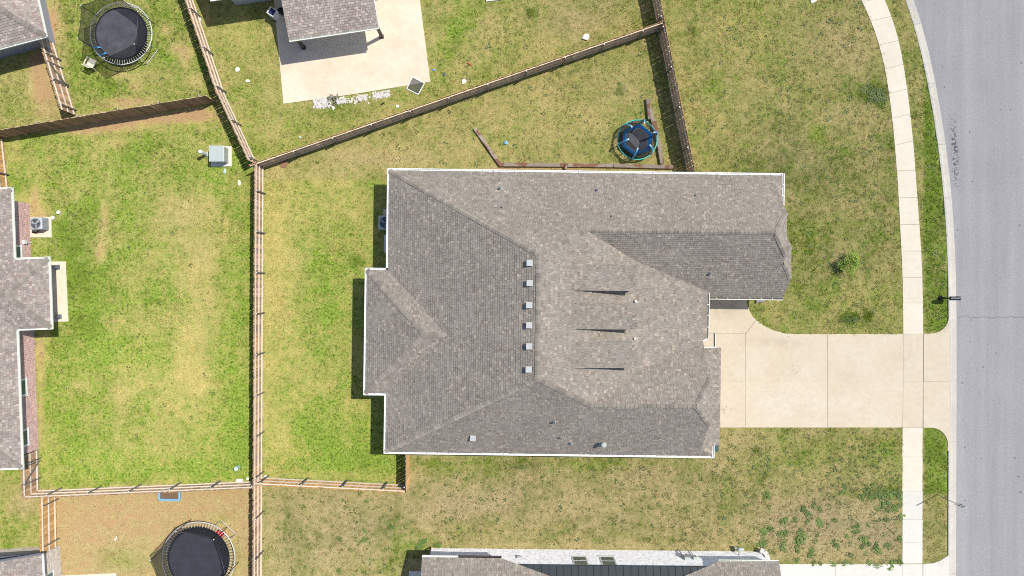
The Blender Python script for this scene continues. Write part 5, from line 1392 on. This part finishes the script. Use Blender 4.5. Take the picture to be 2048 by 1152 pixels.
WEED = [(1532,991,1.3),(1538,996,1.0),(1629,1012,.9),(1608,1019,1.3),(1616,1031,1.2),(1640,1019,1.0),(1722,993,1.4),(1734,985,1.3),(1742,994,1.3),(1752,988,1.2),(1762,990,1.3),(1772,986,1.3),(1784,990,1.2),(1794,985,1.1),(1800,994,1.0),
        (1685,983,1.2),(1690,975,1.0),(1770,1012,1.4),(1755,1018,1.1),(1778,1020,1.2),(1790,1016,1.2),(1799,1011,1.1),(1565,1045,1.2),(1572,1039,1.0),(1590,1040,1.1),(1640,1044,1.3),(1641,1049,1.0),(1668,1042,1.0),(1528,1063,1.2),(1540,1055,1.0),
        (1525,1085,1.4),(1516,1090,1.0),(1561,1065,1.1),(1572,1066,1.2),(1600,1074,1.6),(1597,1083,1.2),(1634,1071,.9),(1567,1090,1.2),(1566,1097,1.0),(1596,1101,1.1),(1623,1102,1.2),(1619,1110,1.0),(1674,1087,1.3),(1694,1073,1.1),(1715,1049,1.3),(1710,1063,1.0),
        (1726,1077,1.4),(1735,1085,1.4),(1724,1092,1.2),(1750,1093,1.4),(1757,1100,1.3),(1776,1091,1.3),(1738,1050,.9),(1800,1078,1.2),(1803,1034,1.2),(1772,1040,1.1),(1594,1120,.9),(1628,1128,1.1),(1640,1127,1.0),(1666,1127,1.0),(1688,1127,1.2),(1754,1131,1.5),(1780,1128,1.4),(1738,1127,1.0),(1702,1126,1.0),(1800,1125,1.2),
        (778,1055,1.0),(732,1062,.9),(730,1078,1.1),(720,1085,.8),(678,1078,.9),(733,1002,.9),(676,1144,1.0),(840,1088,1.5),(847,1082,1.3),(776,1046,1.1),(783,1052,1.2),(810,1052,.8),(836,1095,1.3),(875,1090,1.1)]
for k, (x, y, s) in enumerate(WEED):
    o = bpy.data.objects.new('weed', weeds[k % 5]); C.objects.link(o); o.location = P(x, y); o.rotation_euler = (0, 0, rnd.uniform(0, 6.28)); o.scale = (s * rnd.uniform(.6, 1.25), s * rnd.uniform(.6, 1.25), s * rnd.uniform(.3, .6))
    if x < 1300: lab, grp = ('in the pale side yard left of the white brick house' if x < 800 else 'against the corner of the white brick house'), 'weed clumps in the side yard'
    elif y > 1118: lab, grp = 'along the edge of the bottom driveway', 'weed clumps at lower right'
    elif x > 1796: lab, grp = 'along the edge of the sidewalk', 'weed clumps at lower right'
    elif y < 1005 and x > 1650: lab, grp = 'in the dense row above the bare patch', 'weed clumps at lower right'
    elif x > 1700: lab, grp = 'in the bare patch near the sidewalk', 'weed clumps at lower right'
    elif x > 1580: lab, grp = 'in the middle of the bare patch at lower right', 'weed clumps at lower right'
    else: lab, grp = 'left of the bare patch at lower right', 'weed clumps at lower right'
    tag(o, 'green leafy weed clump ' + lab, 'weed', grp)
m = leaf_clump(77, 420, .42, .10, .07); o = single(m, 'clover_patch', M['clover'], 'dark clover patch against the sidewalk at upper right', 'clover', kind='stuff'); o.location = P(1748, 190); o.scale = (2.0, 1.6, 1)
m = leaf_clump(78, 160, .30, .08, .07); o = single(m, 'clover_patch', M['clover'], 'dark green clover patch on the lawn above the driveway', 'clover', kind='stuff'); o.location = P(1700, 637); o.scale = (1.7, .9, 1)
m = leaf_clump(79, 60, .2, .10, .09); o = single(m, 'dry_shrub', mat('grey_leaf', (.16, .17, .12), .8, .3, 12), 'small grey-green shrub in the white stone bed', 'shrub'); o.location = P(667, 198); o.scale = (1.6, 1.8, 2)

def ground_weeds():
    """hundreds of thumb-sized dark plants dotted over the lawns"""
    r = random.Random(91); m = MB()
    def clump(px, py, R_, n):
        p = P(px, py)
        for _ in range(n):
            a = r.uniform(0, 6.283); q = R_ * .6 * math.sqrt(r.random()); c = p + Vector((q * math.cos(a), q * math.sin(a), r.uniform(.03, .07)))
            d = Vector((math.cos(a), math.sin(a), r.uniform(-.2, .4))); sd = Vector((-d.y, d.x, 0)); L_ = R_ * r.uniform(.5, 1); w = L_ * .3
            m.face([c, c + d * L_ * .5 + sd * w, c + d * L_, c + d * L_ * .5 - sd * w])
    for x0, x1, y0, y1, n in ((1385, 1795, 0, 660, 620), (830, 1795, 912, 1090, 520), (525, 830, 985, 1150, 200), (560, 1300, 60, 330, 300), (1850, 1890, 0, 640, 60), (90, 490, 260, 950, 160), (110, 420, 0, 220, 120), (1450, 1800, 860, 1120, 260)):
        for _ in range(n):
            x, y = r.uniform(x0, x1), r.uniform(y0, y1)
            if x < 1330 and 60 < y < 335 and x > 525 and (x < 870 and y < 225): continue
            if interp_x(WALK_L, min(y, 660)) - 4 < x < interp_x(WALK_R, min(y, 660)) + 4 or x > interp_x(KERB_BACK, y) - 5: continue
            if any(bool(in_poly(np.array([x]), np.array([y]), q)[0]) for q in HARD): continue
            clump(x, y, r.choice((.05, .06, .07, .09, .13)), r.randint(6, 10))
    single(m, 'ground_weeds', M['clover'], 'tiny dark weeds dotted over the lawns', 'weeds', kind='stuff')
ground_weeds()

def sapling():
    p = P(1689, 527); t = thing('tree', tuple(p), 'bright green young tree on the front lawn', 'tree'); r = random.Random(21)
    m = MB(); m.tube([p, p + Vector((.02, .01, .5)), p + Vector((.0, .03, 1.0)), p + Vector((.05, .02, 1.6))], [.03, .026, .02, .008], 8)
    limbs = []
    for k in range(14):
        a = r.uniform(0, 6.28); z = r.uniform(.4, 1.4); L_ = r.uniform(.30, .62) * (1.25 - z * .45); b = p + Vector((0, .02, z)); e = b + Vector((math.cos(a) * L_, math.sin(a) * L_, L_ * r.uniform(.2, .6))); limbs.append((b, e)); m.tube([b, (b + e) / 2 + Vector((0, 0, .03)), e], [.012, .009, .004], 5)
    m.build('trunk', M['bark'], t); m = MB()
    for b, e in limbs:
        for _ in range(70):
            f = r.uniform(.35, 1.1); c = b.lerp(e, f) + Vector((r.gauss(0, .10), r.gauss(0, .10), r.gauss(0, .08))); a = r.uniform(0, 6.28)
            d = Vector((math.cos(a), math.sin(a), r.uniform(-.5, .3))).normalized(); s = d.cross(Vector((r.uniform(-.6, .6), r.uniform(-.6, .6), 1))).normalized(); L_ = r.uniform(.06, .11)
            m.face([c, c + d * L_ * .5 + s * L_ * .28, c + d * L_, c + d * L_ * .5 - s * L_ * .28])
    m.build('crown', M['leaf'], t)
sapling()
